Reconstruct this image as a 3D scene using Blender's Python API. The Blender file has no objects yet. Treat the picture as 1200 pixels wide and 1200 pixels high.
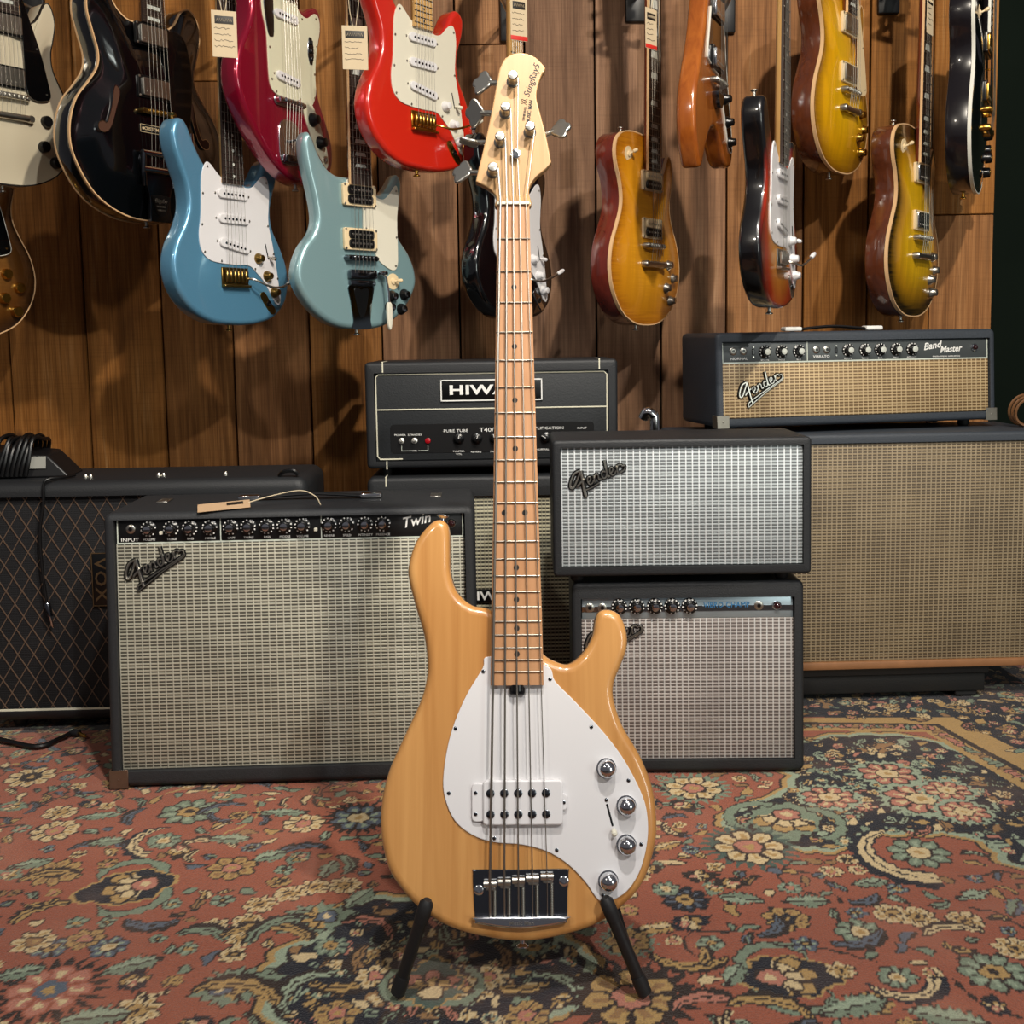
import bpy, bmesh, math, random
import mathutils.geometry
import numpy as np
from mathutils import Matrix, Vector, Euler

random.seed(7)
scene = bpy.context.scene
COL = scene.collection
PI = math.pi
rad = math.radians

# ------------------------------------------------------------------ camera
CAM_H, PITCH, ROLL, FPX = 0.81, rad(5.57), rad(-0.9), 1300.0
CY_PX = 522.0          # optical centre of the (cropped) photograph
cam_d = bpy.data.cameras.new('camera')
cam_d.sensor_width = 36.0
cam_d.lens = 36.0 * FPX / 1200.0
cam_d.shift_y = (CY_PX - 600.0) / 1200.0
cam_d.clip_start = 0.05
cam = bpy.data.objects.new('camera', cam_d)
COL.objects.link(cam)
CAM_M = Matrix.Rotation(PI / 2 - PITCH, 3, 'X') @ Matrix.Rotation(ROLL, 3, 'Z')
cam.location = (0, 0, CAM_H)
cam.rotation_euler = CAM_M.to_euler()
scene.camera = cam

# ------------------------------------------------------------------ world, lamps, exposure
scene.view_settings.view_transform = 'Standard'
scene.view_settings.look = 'None'
scene.view_settings.gamma = 1.0
scene.view_settings.use_curve_mapping = False
scene.view_settings.exposure = -0.12

world = bpy.data.worlds.new('room_ambience')
scene.world = world
world.use_nodes = True
wbg = world.node_tree.nodes['Background']
wbg.inputs[0].default_value = (0.95, 0.92, 1.0, 1)
wbg.inputs[1].default_value = 0.11


def spot(name, loc, target, power, color, size=0.05, angle=70, blend=0.5):
    d = bpy.data.lights.new(name, 'SPOT')
    d.energy = power
    d.color = color
    d.shadow_soft_size = size
    d.spot_size = rad(angle)
    d.spot_blend = blend
    o = bpy.data.objects.new(name, d)
    COL.objects.link(o)
    o.location = loc
    v = Vector(target) - Vector(loc)
    o.rotation_euler = v.to_track_quat('-Z', 'Y').to_euler()
    return o


WARM = (1.0, 0.90, 0.75)
NEUT = (1.0, 0.965, 0.92)
# the shop's ceiling spots (their hard shadows lie on the wall, the pickguard and the rug), all at ceiling height
spot('ceiling_lamp_right_offscreen', (1.15, -0.95, 2.60), (0.15, 2.2, 0.70), 195, NEUT, 0.04, 90, 0.8)
spot('ceiling_lamp_wall_offscreen', (0.74, 0.45, 2.55), (-0.05, 2.9, 0.92), 215, WARM, 0.04, 72, 0.4)
spot('ceiling_lamp_centre_offscreen', (0.14, 0.62, 2.65), (0.05, 1.45, 0.3), 150, NEUT, 0.04, 76, 0.7)
spot('ceiling_lamp_left_offscreen', (-1.50, -0.70, 2.60), (-0.1, 2.2, 0.6), 72, WARM, 0.08, 95, 0.7)
# daylight from the shop window on the right: it mirrors in the black guitar and throws the knob shadows to the upper left
wd_ = bpy.data.lights.new('window_right_offscreen', 'AREA')
wd_.shape = 'RECTANGLE'
wd_.size, wd_.size_y = 0.9, 1.3
wd_.energy = 30
wd_.color = (0.93, 1.0, 0.93)
win_o = bpy.data.objects.new('window_right_offscreen', wd_)
COL.objects.link(win_o)
win_o.location = (3.1, -1.8, 1.15)
win_o.rotation_euler = Vector((-3.0, 3.1, -0.3)).to_track_quat('-Z', 'Y').to_euler()

# ------------------------------------------------------------------ pixel -> direction helpers (1200 x 1200 frame)
CAM_C = Vector((0, 0, CAM_H))


def ray(px, py):
    return CAM_M @ Vector(((px - 600) / FPX, -(py - CY_PX) / FPX, -1.0))


def at_y(px, py, Y):
    d = ray(px, py)
    return CAM_C + d * (Y / d.y)


def on_floor(px, py, z=0.0):
    d = ray(px, py)
    return CAM_C + d * ((z - CAM_H) / d.z)


# ------------------------------------------------------------------ materials
def lin(c):
    if isinstance(c, str):
        c = c.lstrip('#')
        c = [int(c[i:i + 2], 16) / 255 for i in (0, 2, 4)]
    return tuple((v / 12.92 if v <= 0.04045 else ((v + 0.055) / 1.055) ** 2.4) for v in c) + (1.0,)


class NT:
    def __init__(self, name):
        self.m = bpy.data.materials.new(name)
        self.m.use_nodes = True
        self.t = self.m.node_tree
        self.b = self.t.nodes['Principled BSDF']

    def put(self, sock, v):
        if isinstance(v, bpy.types.NodeSocket):
            self.t.links.new(v, sock)
        else:
            sock.default_value = v

    def n(self, typ, ins=None, out=0, **props):
        nd = self.t.nodes.new(typ)
        for k, v in props.items():
            setattr(nd, k, v)
        for k, v in (ins or {}).items():
            self.put(nd.inputs[k], v)
        return nd.outputs[out]

    def math(self, op, a, b=0.0, c=0.0):
        return self.n('ShaderNodeMath', {0: a, 1: b, 2: c}, operation=op)

    def mix(self, f, a, b, blend='MIX'):
        nd = self.t.nodes.new('ShaderNodeMix')
        nd.data_type = 'RGBA'
        nd.blend_type = blend
        self.put(nd.inputs[0], f)
        self.put(nd.inputs[6], a)
        self.put(nd.inputs[7], b)
        return nd.outputs[2]

    def remap(self, v, a, b, c=0.0, d=1.0, smooth=True):
        nd = self.t.nodes.new('ShaderNodeMapRange')
        nd.interpolation_type = 'SMOOTHSTEP' if smooth else 'LINEAR'
        self.put(nd.inputs[0], v)
        for i, x in enumerate((a, b, c, d)):
            nd.inputs[1 + i].default_value = x
        return nd.outputs[0]

    def obj(self):
        return self.n('ShaderNodeTexCoord', out=3)

    def scaled(self, vec, s):
        return self.n('ShaderNodeMapping', {0: vec, 3: s})

    def noise(self, vec, scale, detail=3.0, rough=0.55, dist=0.0):
        return self.n('ShaderNodeTexNoise', {'Vector': vec, 'Scale': scale, 'Detail': detail, 'Roughness': rough, 'Distortion': dist})

    def ramp(self, f, stops):
        nd = self.t.nodes.new('ShaderNodeValToRGB')
        e = nd.color_ramp.elements
        while len(e) < len(stops):
            e.new(0.5)
        for i, (p, c) in enumerate(stops):
            e[i].position = p
            e[i].color = c
        self.put(nd.inputs[0], f)
        return nd.outputs[0]

    def set(self, **kw):
        for k, v in kw.items():
            self.put(self.b.inputs[k.replace('_', ' ')], v)
        return self

    def bump(self, h, strength=0.3, dist=0.001):
        o = self.n('ShaderNodeBump', {'Strength': strength, 'Distance': dist, 'Height': h})
        self.put(self.b.inputs['Normal'], o)


MATS = {}


def pbr(name, color, rough=0.5, metal=0.0, coat=0.0, spec=0.5, bump=None, vary=None, coat_rough=0.04):
    t = NT(name)
    c = lin(color)
    t.set(Base_Color=c, Roughness=rough, Metallic=metal)
    t.b.inputs['Coat Weight'].default_value = coat
    t.b.inputs['Coat Roughness'].default_value = coat_rough
    t.b.inputs['Specular IOR Level'].default_value = spec
    o = t.obj() if (bump or vary) else None
    if vary:
        sc, amt = vary
        f = t.noise(o, sc, 4)
        dk = tuple(v * (1 - amt) for v in c[:3]) + (1,)
        lt = tuple(min(1, v * (1 + amt)) for v in c[:3]) + (1,)
        t.set(Base_Color=t.mix(f, dk, lt))
    if bump:
        sc, st, di = bump
        t.bump(t.noise(o, sc, 2), st, di)
    MATS[name] = t.m
    return t.m


pbr('chrome', '#d4d6da', 0.14, 1.0)
pbr('nickel', '#c2bfb6', 0.32, 1.0)
pbr('dark_chrome', '#6c6f75', 0.18, 1.0)
pbr('gold', '#d0a14a', 0.24, 1.0)
pbr('aged_gold', '#8f7440', 0.32, 1.0)
pbr('steel_string', '#a09b92', 0.38, 1.0)
pbr('fret_metal', '#8d857a', 0.36, 1.0)
pbr('black_plastic', '#0d0d0e', 0.28)
pbr('black_rubber', '#111113', 0.62)
pbr('black_satin', '#121214', 0.42)
pbr('white_plastic', '#dcdadb', 0.28)
pbr('aged_white', '#d9d4c2', 0.35)
pbr('mint_guard', '#d6d3b8', 0.30)
pbr('cream_plastic', '#e0c9a0', 0.38)
pbr('ivory_binding', '#d9b183', 0.40)
pbr('white_binding', '#dcdcd2', 0.40)
pbr('pearl', '#c4c8c0', 0.25)
pbr('white_paint', '#e8e8e4', 0.5)
pbr('cream_piping', '#d8d4be', 0.5)
pbr('pale_line', '#c9d0c4', 0.4)
pbr('blue_ink', '#2d6fa0', 0.5)
pbr('black_ink', '#1d1712', 0.55)
pbr('bronze_letter', '#6f5a40', 0.4, 0.6)
pbr('grey_tape', '#9a9a92', 0.7)
pbr('red_jewel', '#a3121c', 0.12, 0, 0.6)
pbr('dark_jewel', '#2a0d10', 0.10, 0, 0.6)
pbr('red_tag', '#c8281e', 0.6)
pbr('paper', '#c9b697', 0.8, vary=(60, 0.08))
pbr('kraft_paper', '#b99a78', 0.8, vary=(60, 0.1))
pbr('tag_string', '#c8b89a', 0.8)
pbr('cable_black', '#0c0c0d', 0.38)
pbr('cable_brown', '#6d4a2c', 0.5)
pbr('green_wall', '#0a130d', 0.85, 0.0, 0.0, 0.1, vary=(6, 0.12), bump=(60, 0.1, 0.001))
pbr('dark_floor', '#2b2019', 0.7)
pbr('raw_wood_edge', '#8a5f3c', 0.6, vary=(40, 0.2))
pbr('tube_black', '#141416', 0.48, bump=(300, 0.15, 0.0005))
pbr('tolex_black', '#242629', 0.58, bump=(420, 0.55, 0.0012), vary=(300, 0.35))
pbr('tolex_dark', '#1b1d20', 0.55, bump=(420, 0.5, 0.0012), vary=(300, 0.3))
pbr('tolex_blue_grey', '#323840', 0.55, bump=(420, 0.6, 0.0012), vary=(300, 0.4))
pbr('vinyl_side', '#101112', 0.6, bump=(300, 0.4, 0.001))
pbr('hiwatt_front', '#1c1f22', 0.6, bump=(260, 0.5, 0.001), vary=(200, 0.3))
pbr('panel_black', '#0a0a0b', 0.4)
pbr('panel_grey', '#4a4f50', 0.42, 0.2)
pbr('panel_silver', '#aebec6', 0.34, 0.75, vary=(30, 0.12))
pbr('dull_metal', '#8f8a80', 0.42, 0.9, vary=(80, 0.2))
pbr('copper_corner', '#7d6656', 0.42, 0.8, vary=(80, 0.2))
pbr('plate_black', '#08090a', 0.3)

# glossy guitar finishes
pbr('black_gloss', '#050608', 0.16, 0, 1.0)
pbr('black_side', '#120e12', 0.28, 0, 0.6)
pbr('white_gloss', '#d3c8ae', 0.22, 0, 0.8)
pbr('fiesta_red', '#c02314', 0.24, 0, 1.0)
pbr('lake_blue', '#5a90b0', 0.30, 0.35, 1.0, vary=(500, 0.12))
pbr('pelham_blue', '#87a7ab', 0.30, 0.35, 1.0, vary=(500, 0.10))
pbr('candy_red', '#8f0a2c', 0.26, 0.45, 1.0, vary=(500, 0.12))


def wood(name, c1, c2, rough=0.35, coat=0.6, sx=60.0, sz=2.2, figure=0.0, knots=False):
    """straight grained timber, grain along the object's own z"""
    t = NT(name)
    o = t.obj()
    rnd = t.n('ShaderNodeObjectInfo', out=5)
    off = t.n('ShaderNodeCombineXYZ', {0: t.math('MULTIPLY', rnd, 7.0), 2: t.math('MULTIPLY', rnd, 13.0)})
    v = t.n('ShaderNodeVectorMath', {0: o, 1: off}, operation='ADD')
    a = t.noise(t.scaled(v, (sx, sx, sz)), 1.0, 5, 0.6, 0.6)
    b = t.noise(t.scaled(v, (sx * 0.16, sx * 0.16, sz * 0.8)), 1.0, 3, 0.5, 1.0)
    f = t.math('ADD', t.math('MULTIPLY', a, 0.55), t.math('MULTIPLY', b, 0.45))
    col = t.ramp(f, [(0.30, lin(c1)), (0.68, lin(c2))])
    if figure:
        w = t.noise(t.scaled(v, (6.0, 6.0, 150.0)), 1.0, 2, 0.5, 0.8)
        col = t.mix(t.remap(w, 0.35, 0.65, 0.0, figure), col, lin(c1))
    t.set(Base_Color=col, Roughness=rough)
    t.b.inputs['Coat Weight'].default_value = coat
    t.b.inputs['Coat Roughness'].default_value = 0.05
    MATS[name] = t.m
    return t.m


wood('natural_body', '#ad7439', '#dda765', 0.30, 1.0, 34.0, 1.2)
wood('maple_neck', '#c99a66', '#dcb384', 0.42, 0.25, 90.0, 3.0)
wood('maple_board', '#a97850', '#c08f66', 0.45, 0.15, 160.0, 12.0)
wood('maple_light', '#ab8354', '#c49d6f', 0.36, 0.6, 45.0, 2.0)
wood('maple_vintage', '#b88b50', '#cfa566', 0.35, 0.6, 90.0, 3.0)
wood('rosewood', '#1d1412', '#3a2a22', 0.5, 0.0, 160.0, 6.0)
wood('mahogany_red', '#4b1712', '#742a1c', 0.26, 1.0, 90.0, 3.0)
wood('mahogany_brown', '#3c1b10', '#643219', 0.26, 1.0, 90.0, 3.0)
wood('mahogany_orange', '#7d3a12', '#b06424', 0.22, 1.0, 60.0, 2.5)


def burst(name, centre, mid, edge, s0, s1, s2, figure=0.0, ellipse=None):
    """sunburst lacquer: the tint depends on how far a point lies in from the rim of the body"""
    t = NT(name)
    o = t.obj()
    if ellipse:
        (cx, cz, rx, rz_) = ellipse
        sep = t.n('ShaderNodeSeparateXYZ', {0: o}).node
        dx = t.math('DIVIDE', t.math('SUBTRACT', sep.outputs[0], cx), rx)
        dz = t.math('DIVIDE', t.math('SUBTRACT', sep.outputs[2], cz), rz_)
        d = t.math('SUBTRACT', 1.0, t.math('SQRT', t.math('ADD', t.math('MULTIPLY', dx, dx), t.math('MULTIPLY', dz, dz))))
        d = t.math('MULTIPLY', d, t.remap(sep.outputs[1], 0.010, 0.001))
    else:
        d = t.n('ShaderNodeAttribute', out=2, attribute_name='rim')
    g = t.noise(t.scaled(o, (70, 70, 2.2)), 1.0, 4)
    col = t.ramp(d, [(s0, lin(edge)), (s1, lin(mid)), (s2, lin(centre))])
    col = t.mix(t.remap(g, 0.35, 0.7, 0.0, 0.22), col, lin(edge))
    if figure:
        w = t.noise(t.scaled(o, (8, 8, 170.0)), 1.0, 2, 0.5, 1.2)
        col = t.mix(t.remap(w, 0.36, 0.64, 0.0, figure), col, lin(mid))
    t.set(Base_Color=col, Roughness=0.28)
    t.b.inputs['Coat Weight'].default_value = 1.0
    t.b.inputs['Coat Roughness'].default_value = 0.04
    MATS[name] = t.m
    return t.m


burst('burst_lemon', '#eaa424', '#d08a16', '#975410', 0.0, 0.22, 0.5, 0.5)
burst('burst_green_gold', '#f2ba0c', '#dca00a', '#74480a', 0.0, 0.25, 0.6, 0.15)
burst('burst_tobacco', '#f0bc18', '#b88410', '#0c0805', 0.08, 0.27, 0.52, 0.15)
burst('burst_dark', '#7d5426', '#5a3612', '#150c08', 0.0, 0.2, 0.5, 0.3)
burst('burst_three', '#d08a2c', '#a02a10', '#070506', 0.06, 0.30, 0.62, 0.0, (0.0, 0.165, 0.17, 0.24))


def grille(name, light, dark, thread, px, pz, thr=0.16, amount=0.85, rough=0.45, metal=0.3, shimmer='#8fa4b0', sh=0.15):
    """woven amplifier cloth: vertical bright threads, rows of dark dashes between them"""
    t = NT(name)
    o = t.obj()
    sep = t.n('ShaderNodeSeparateXYZ', {0: o}).node
    x, z = sep.outputs[0], sep.outputs[2]
    tx = t.math('PINGPONG', t.math('ADD', x, 10.0), px / 2)
    tz = t.math('PINGPONG', t.math('ADD', z, 10.0), pz / 2)
    tx = t.math('DIVIDE', tx, px / 2)
    tz = t.math('DIVIDE', tz, pz / 2)
    inner = t.remap(tx, thr, thr + 0.14)
    dash = t.math('MULTIPLY', inner, t.remap(tz, 0.36, 0.62))
    big = t.noise(o, 9.0, 3)
    fine = t.noise(o, 900.0, 2)
    colr = t.mix(inner, lin(thread), lin(light))
    colr = t.mix(t.math('MULTIPLY', t.remap(fine, 0.45, 0.75), sh * 2), colr, lin(shimmer))
    colr = t.mix(t.math('MULTIPLY', dash, amount), colr, lin(dark))
    colr = t.mix(t.remap(big, 0.3, 0.75, 0.0, 0.22), colr, lin(dark))
    t.set(Base_Color=colr, Roughness=rough, Metallic=metal)
    h = t.math('SUBTRACT', t.math('ADD', t.math('MULTIPLY', t.math('SUBTRACT', 1.0, inner), 0.5), 0.6), dash)
    t.bump(h, 0.5, 0.0012)
    MATS[name] = t.m
    return t.m


grille('cloth_twin', '#c2bda8', '#3a3833', '#c6c2b0', 0.0136, 0.0062, 0.10, 0.9)
grille('cloth_silver', '#b4bbbc', '#56595c', '#e4e8ea', 0.0119, 0.0060, 0.14, 0.85)
grille('cloth_champ', '#a99f98', '#544a48', '#c8c4c0', 0.0112, 0.0064, 0.16, 0.9)
grille('cloth_tan', '#bda277', '#5b4226', '#cbb288', 0.0116, 0.0068, 0.12, 0.85, 0.5, 0.1, '#d8cdb0')
grille('cloth_cab', '#8c7a5c', '#3a2f26', '#94846a', 0.0108, 0.0066, 0.18, 0.85, 0.5, 0.1, '#d8cdb0')
grille('cloth_hiwatt', '#c3bda0', '#1c1a16', '#8e8a76', 0.0085, 0.0085, 0.10, 0.95, 0.6, 0.0, '#d8d0b0')
grille('cloth_vox', '#16161a', '#0b0b0d', '#141416', 0.004, 0.004, 0.1, 0.8, 0.8, 0.0, '#20242a')


def plank_material():
    t = NT('plank_wood')
    o = t.obj()
    rnd = t.n('ShaderNodeObjectInfo', out=5)
    off = t.n('ShaderNodeCombineXYZ', {0: t.math('MULTIPLY', rnd, 31.0), 2: t.math('MULTIPLY', rnd, 57.0)})
    v = t.n('ShaderNodeVectorMath', {0: o, 1: off}, operation='ADD')
    grain = t.noise(t.scaled(v, (75, 75, 1.6)), 1.0, 5, 0.62, 3.0)
    flow = t.noise(t.scaled(v, (14, 14, 0.9)), 1.0, 3, 0.5, 2.2)
    fine = t.noise(t.scaled(v, (230, 230, 3.0)), 1.0, 3, 0.6, 0.8)
    saw = t.noise(t.scaled(v, (6, 6, 210)), 1.0, 2, 0.5)
    dirt = t.noise(t.scaled(v, (9, 9, 4)), 1.0, 4, 0.6)
    f = t.math('ADD', t.math('MULTIPLY', grain, 0.5), t.math('MULTIPLY', flow, 0.5))
    col = t.ramp(f, [(0.30, lin('#523319')), (0.44, lin('#8a5c34')), (0.58, lin('#aa7748')), (0.74, lin('#c69a6c'))])
    col = t.mix(t.remap(fine, 0.46, 0.70, 0.0, 0.5), col, lin('#5c3c22'))
    # saw marks, dirt and the board's own shade
    col = t.mix(t.remap(saw, 0.48, 0.72, 0.0, 0.16), col, lin('#57381f'))
    col = t.mix(t.remap(dirt, 0.5, 0.8, 0.0, 0.45), col, lin('#4a2f1c'))
    col = t.mix(t.math('MULTIPLY', rnd, 0.35), col, lin('#6a4528'))
    col = t.n('ShaderNodeHueSaturation', {'Saturation': t.remap(rnd, 0.2, 0.9, 1.08, 0.80, False), 'Value': t.remap(t.math('FRACT', t.math('MULTIPLY', rnd, 17.3)), 0.0, 1.0, 0.88, 1.16, False), 'Color': col})
    # a few knots
    vor = t.n('ShaderNodeTexVoronoi', {'Vector': t.scaled(v, (4.0, 4.0, 2.2)), 'Scale': 1.0, 'Randomness': 1.0}, out=0)
    col = t.mix(t.remap(vor, 0.03, 0.085, 0.8, 0.0), col, lin('#3a2212'))
    t.set(Base_Color=col, Roughness=0.72)
    t.b.inputs['Specular IOR Level'].default_value = 0.25
    h = t.math('ADD', t.math('MULTIPLY', grain, 0.8), t.math('MULTIPLY', saw, 0.35))
    t.bump(h, 0.6, 0.002)
    MATS['plank_wood'] = t.m


plank_material()


def rug_material():
    t = NT('rug_pile')
    o = t.obj()
    c = t.n('ShaderNodeAttribute', out=0, attribute_name='pile_colour')
    n1 = t.noise(o, 420.0, 2)
    n2 = t.noise(o, 5.0, 4)
    c = t.mix(t.remap(n1, 0.3, 0.75, 0.0, 0.30), c, lin('#2b1a15'), 'MIX')
    c = t.mix(t.remap(n2, 0.45, 0.8, 0.0, 0.16), c, lin('#c99a80'), 'MIX')
    t.set(Base_Color=c, Roughness=0.95)
    t.b.inputs['Specular IOR Level'].default_value = 0.1
    t.b.inputs['Sheen Weight'].default_value = 0.15
    t.bump(n1, 0.7, 0.003)
    MATS['rug_pile'] = t.m


rug_material()


# ------------------------------------------------------------------ mesh helpers
class MB:
    def __init__(self):
        self.v, self.f = [], []

    def add(self, vs, fs):
        k = len(self.v)
        self.v += [tuple(p) for p in vs]
        self.f += [tuple(i + k for i in q) for q in fs]
        return self

    def box(self, c, s):
        x, y, z = c
        a, b, d = s[0] / 2, s[1] / 2, s[2] / 2
        vs = [(x + i * a, y + j * b, z + k * d) for i in (-1, 1) for j in (-1, 1) for k in (-1, 1)]
        return self.add(vs, [(0, 1, 3, 2), (4, 6, 7, 5), (0, 4, 5, 1), (2, 3, 7, 6), (0, 2, 6, 4), (1, 5, 7, 3)])

    def rbox(self, c, s, r, seg=2, rot=None):
        bm = bmesh.new()
        bmesh.ops.create_cube(bm, size=1.0)
        for v in bm.verts:
            v.co = Vector((v.co.x * s[0], v.co.y * s[1], v.co.z * s[2]))
        r = min(r, min(s) * 0.499)
        bmesh.ops.bevel(bm, geom=list(bm.edges), offset=r, segments=seg, profile=0.5, affect='EDGES')
        bm.verts.index_update()
        M = rot or Matrix.Identity(3)
        self.add([M @ v.co + Vector(c) for v in bm.verts], [[v.index for v in f.verts] for f in bm.faces])
        bm.free()
        return self

    def cyl(self, p0, p1, r0, r1=None, n=14, caps=True):
        r1 = r0 if r1 is None else r1
        p0, p1 = Vector(p0), Vector(p1)
        d = (p1 - p0).normalized()
        a = d.orthogonal().normalized()
        b = d.cross(a)
        vs = []
        for p, r in ((p0, r0), (p1, r1)):
            for i in range(n):
                t = 2 * PI * i / n
                vs.append(p + (a * math.cos(t) + b * math.sin(t)) * r)
        fs = [(i, (i + 1) % n, n + (i + 1) % n, n + i) for i in range(n)]
        if caps:
            fs += [tuple(range(n - 1, -1, -1)), tuple(range(n, 2 * n))]
        return self.add(vs, fs)

    def tube(self, pts, r, n=8, closed=False, caps=True, flat=1.0, nrm=None):
        pts = [Vector(p) for p in pts]
        m = len(pts)
        rs = r if isinstance(r, (list, tuple)) else [r] * m
        k0 = len(self.v)
        up = None
        for i, p in enumerate(pts):
            if closed:
                d = pts[(i + 1) % m] - pts[i - 1]
            else:
                d = pts[min(i + 1, m - 1)] - pts[max(i - 1, 0)]
            if d.length < 1e-9:
                d = Vector((0, 0, 1))
            d.normalize()
            if nrm is not None:
                b = Vector(nrm)
                a = d.cross(b).normalized()
            else:
                if up is None:
                    up = d.orthogonal().normalized()
                a = (up - d * up.dot(d))
                a = a.normalized() if a.length > 1e-6 else d.orthogonal().normalized()
                up = a
                b = d.cross(a)
            for j in range(n):
                t = 2 * PI * j / n
                self.v.append(tuple(p + a * math.cos(t) * rs[i] + b * math.sin(t) * rs[i] * flat))
        rng = m if closed else m - 1
        for i in range(rng):
            q = (i + 1) % m
            for j in range(n):
                j2 = (j + 1) % n
                self.f.append((k0 + i * n + j, k0 + i * n + j2, k0 + q * n + j2, k0 + q * n + j))
        if caps and not closed:
            self.f.append(tuple(k0 + j for j in range(n - 1, -1, -1)))
            self.f.append(tuple(k0 + (m - 1) * n + j for j in range(n)))
        return self

    def lathe(self, prof, origin, axis=(0, -1, 0), n=18):
        """prof: list of (radius, height along axis)"""
        o = Vector(origin)
        d = Vector(axis).normalized()
        a = d.orthogonal().normalized()
        b = d.cross(a)
        k0 = len(self.v)
        for r, h in prof:
            for j in range(n):
                t = 2 * PI * j / n
                self.v.append(tuple(o + d * h + (a * math.cos(t) + b * math.sin(t)) * r))
        for i in range(len(prof) - 1):
            for j in range(n):
                j2 = (j + 1) % n
                self.f.append((k0 + i * n + j, k0 + i * n + j2, k0 + (i + 1) * n + j2, k0 + (i + 1) * n + j))
        self.f.append(tuple(k0 + j for j in range(n - 1, -1, -1)))
        self.f.append(tuple(k0 + (len(prof) - 1) * n + j for j in range(n)))
        return self

    def mesh(self, name, angle=38):
        me = bpy.data.meshes.new(name)
        me.from_pydata(self.v, [], self.f)
        me.validate()
        bm = bmesh.new()
        bm.from_mesh(me)
        bmesh.ops.recalc_face_normals(bm, faces=bm.faces)
        bm.to_mesh(me)
        bm.free()
        me.polygons.foreach_set('use_smooth', [True] * len(me.polygons))
        me.set_sharp_from_angle(angle=rad(angle))
        return me

    def build(self, name, mat, parent=None, angle=38, loc=None, stuff=False):
        return link(name, self.mesh(name, angle), mat, parent, loc, stuff)


def link(name, me, mat, parent=None, loc=None, stuff=False):
    if mat and not me.materials:
        me.materials.append(MATS[mat])
    o = bpy.data.objects.new(name, me)
    COL.objects.link(o)
    o.parent = parent
    if loc is not None:
        o.location = loc
    if stuff:
        o['kind'] = 'stuff'
    return o


def copy_part(src, loc, parent=None, rot=None):
    c = src.copy()
    COL.objects.link(c)
    c.parent = parent
    c.location = loc
    if rot is not None:
        c.rotation_euler = rot
    return c


def thing(name, label, cat, loc=(0, 0, 0), rot=(0, 0, 0), group=None):
    o = bpy.data.objects.new(name, None)
    o.empty_display_size = 0.05
    COL.objects.link(o)
    o.location = loc
    o.rotation_euler = rot
    return tag(o, label, cat, group)


def tag(o, label, cat, group=None):
    o['label'] = label
    o['category'] = cat
    if group:
        o['group'] = group
    return o


def struct(o):
    o['kind'] = 'structure'
    return o


def spline(pts, n=6, closed=True):
    """Catmull-Rom through the points"""
    P = [Vector((p[0], p[1], p[2] if len(p) > 2 else 0.0)) for p in pts]
    m = len(P)
    out = []
    for i in range(m if closed else m - 1):
        if closed:
            a, b, c, d = P[i - 1], P[i], P[(i + 1) % m], P[(i + 2) % m]
        else:
            a, b, c, d = P[max(i - 1, 0)], P[i], P[i + 1], P[min(i + 2, m - 1)]
        for k in range(n):
            t = k / n
            t2, t3 = t * t, t * t * t
            out.append(0.5 * ((2 * b) + (c - a) * t + (2 * a - 5 * b + 4 * c - d) * t2 + (3 * b - a - 3 * c + d) * t3))
    if not closed:
        out.append(P[-1].copy())
    return [tuple(p) if len(pts[0]) > 2 else (p.x, p.y) for p in out]


def mm(pts):
    return [(x / 1000.0, z / 1000.0) for x, z in pts]


def ring_normals(o):
    """outward normals of a closed outline in (x, z)"""
    m = len(o)
    area = sum(o[i][0] * o[(i + 1) % m][1] - o[(i + 1) % m][0] * o[i][1] for i in range(m))
    s = 1.0 if area > 0 else -1.0
    res = []
    for i in range(m):
        dx = o[(i + 1) % m][0] - o[i - 1][0]
        dz = o[(i + 1) % m][1] - o[i - 1][1]
        L = math.hypot(dx, dz) or 1.0
        res.append((s * dz / L, -s * dx / L))
    return res


def fill_cap(mb, vals, k0, m, val):
    """close a flat ring of m vertices with triangles (sound for any concave outline)"""
    pts = [Vector((mb.v[k0 + j][0], mb.v[k0 + j][2])) for j in range(m)]
    y = mb.v[k0][1]
    vs, _, fs, ov, _, _ = mathutils.geometry.delaunay_2d_cdt(pts, [], [list(range(m))], 1, 1e-6)
    ids = []
    for v, src in zip(vs, ov):
        if src:
            ids.append(k0 + src[0])
        else:
            mb.v.append((v.x, y, v.y))
            vals.append(val)
            ids.append(len(mb.v) - 1)
    for f in fs:
        q = tuple(ids[i] for i in f)
        if len(set(q)) == len(q):
            mb.f.append(q)


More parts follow.
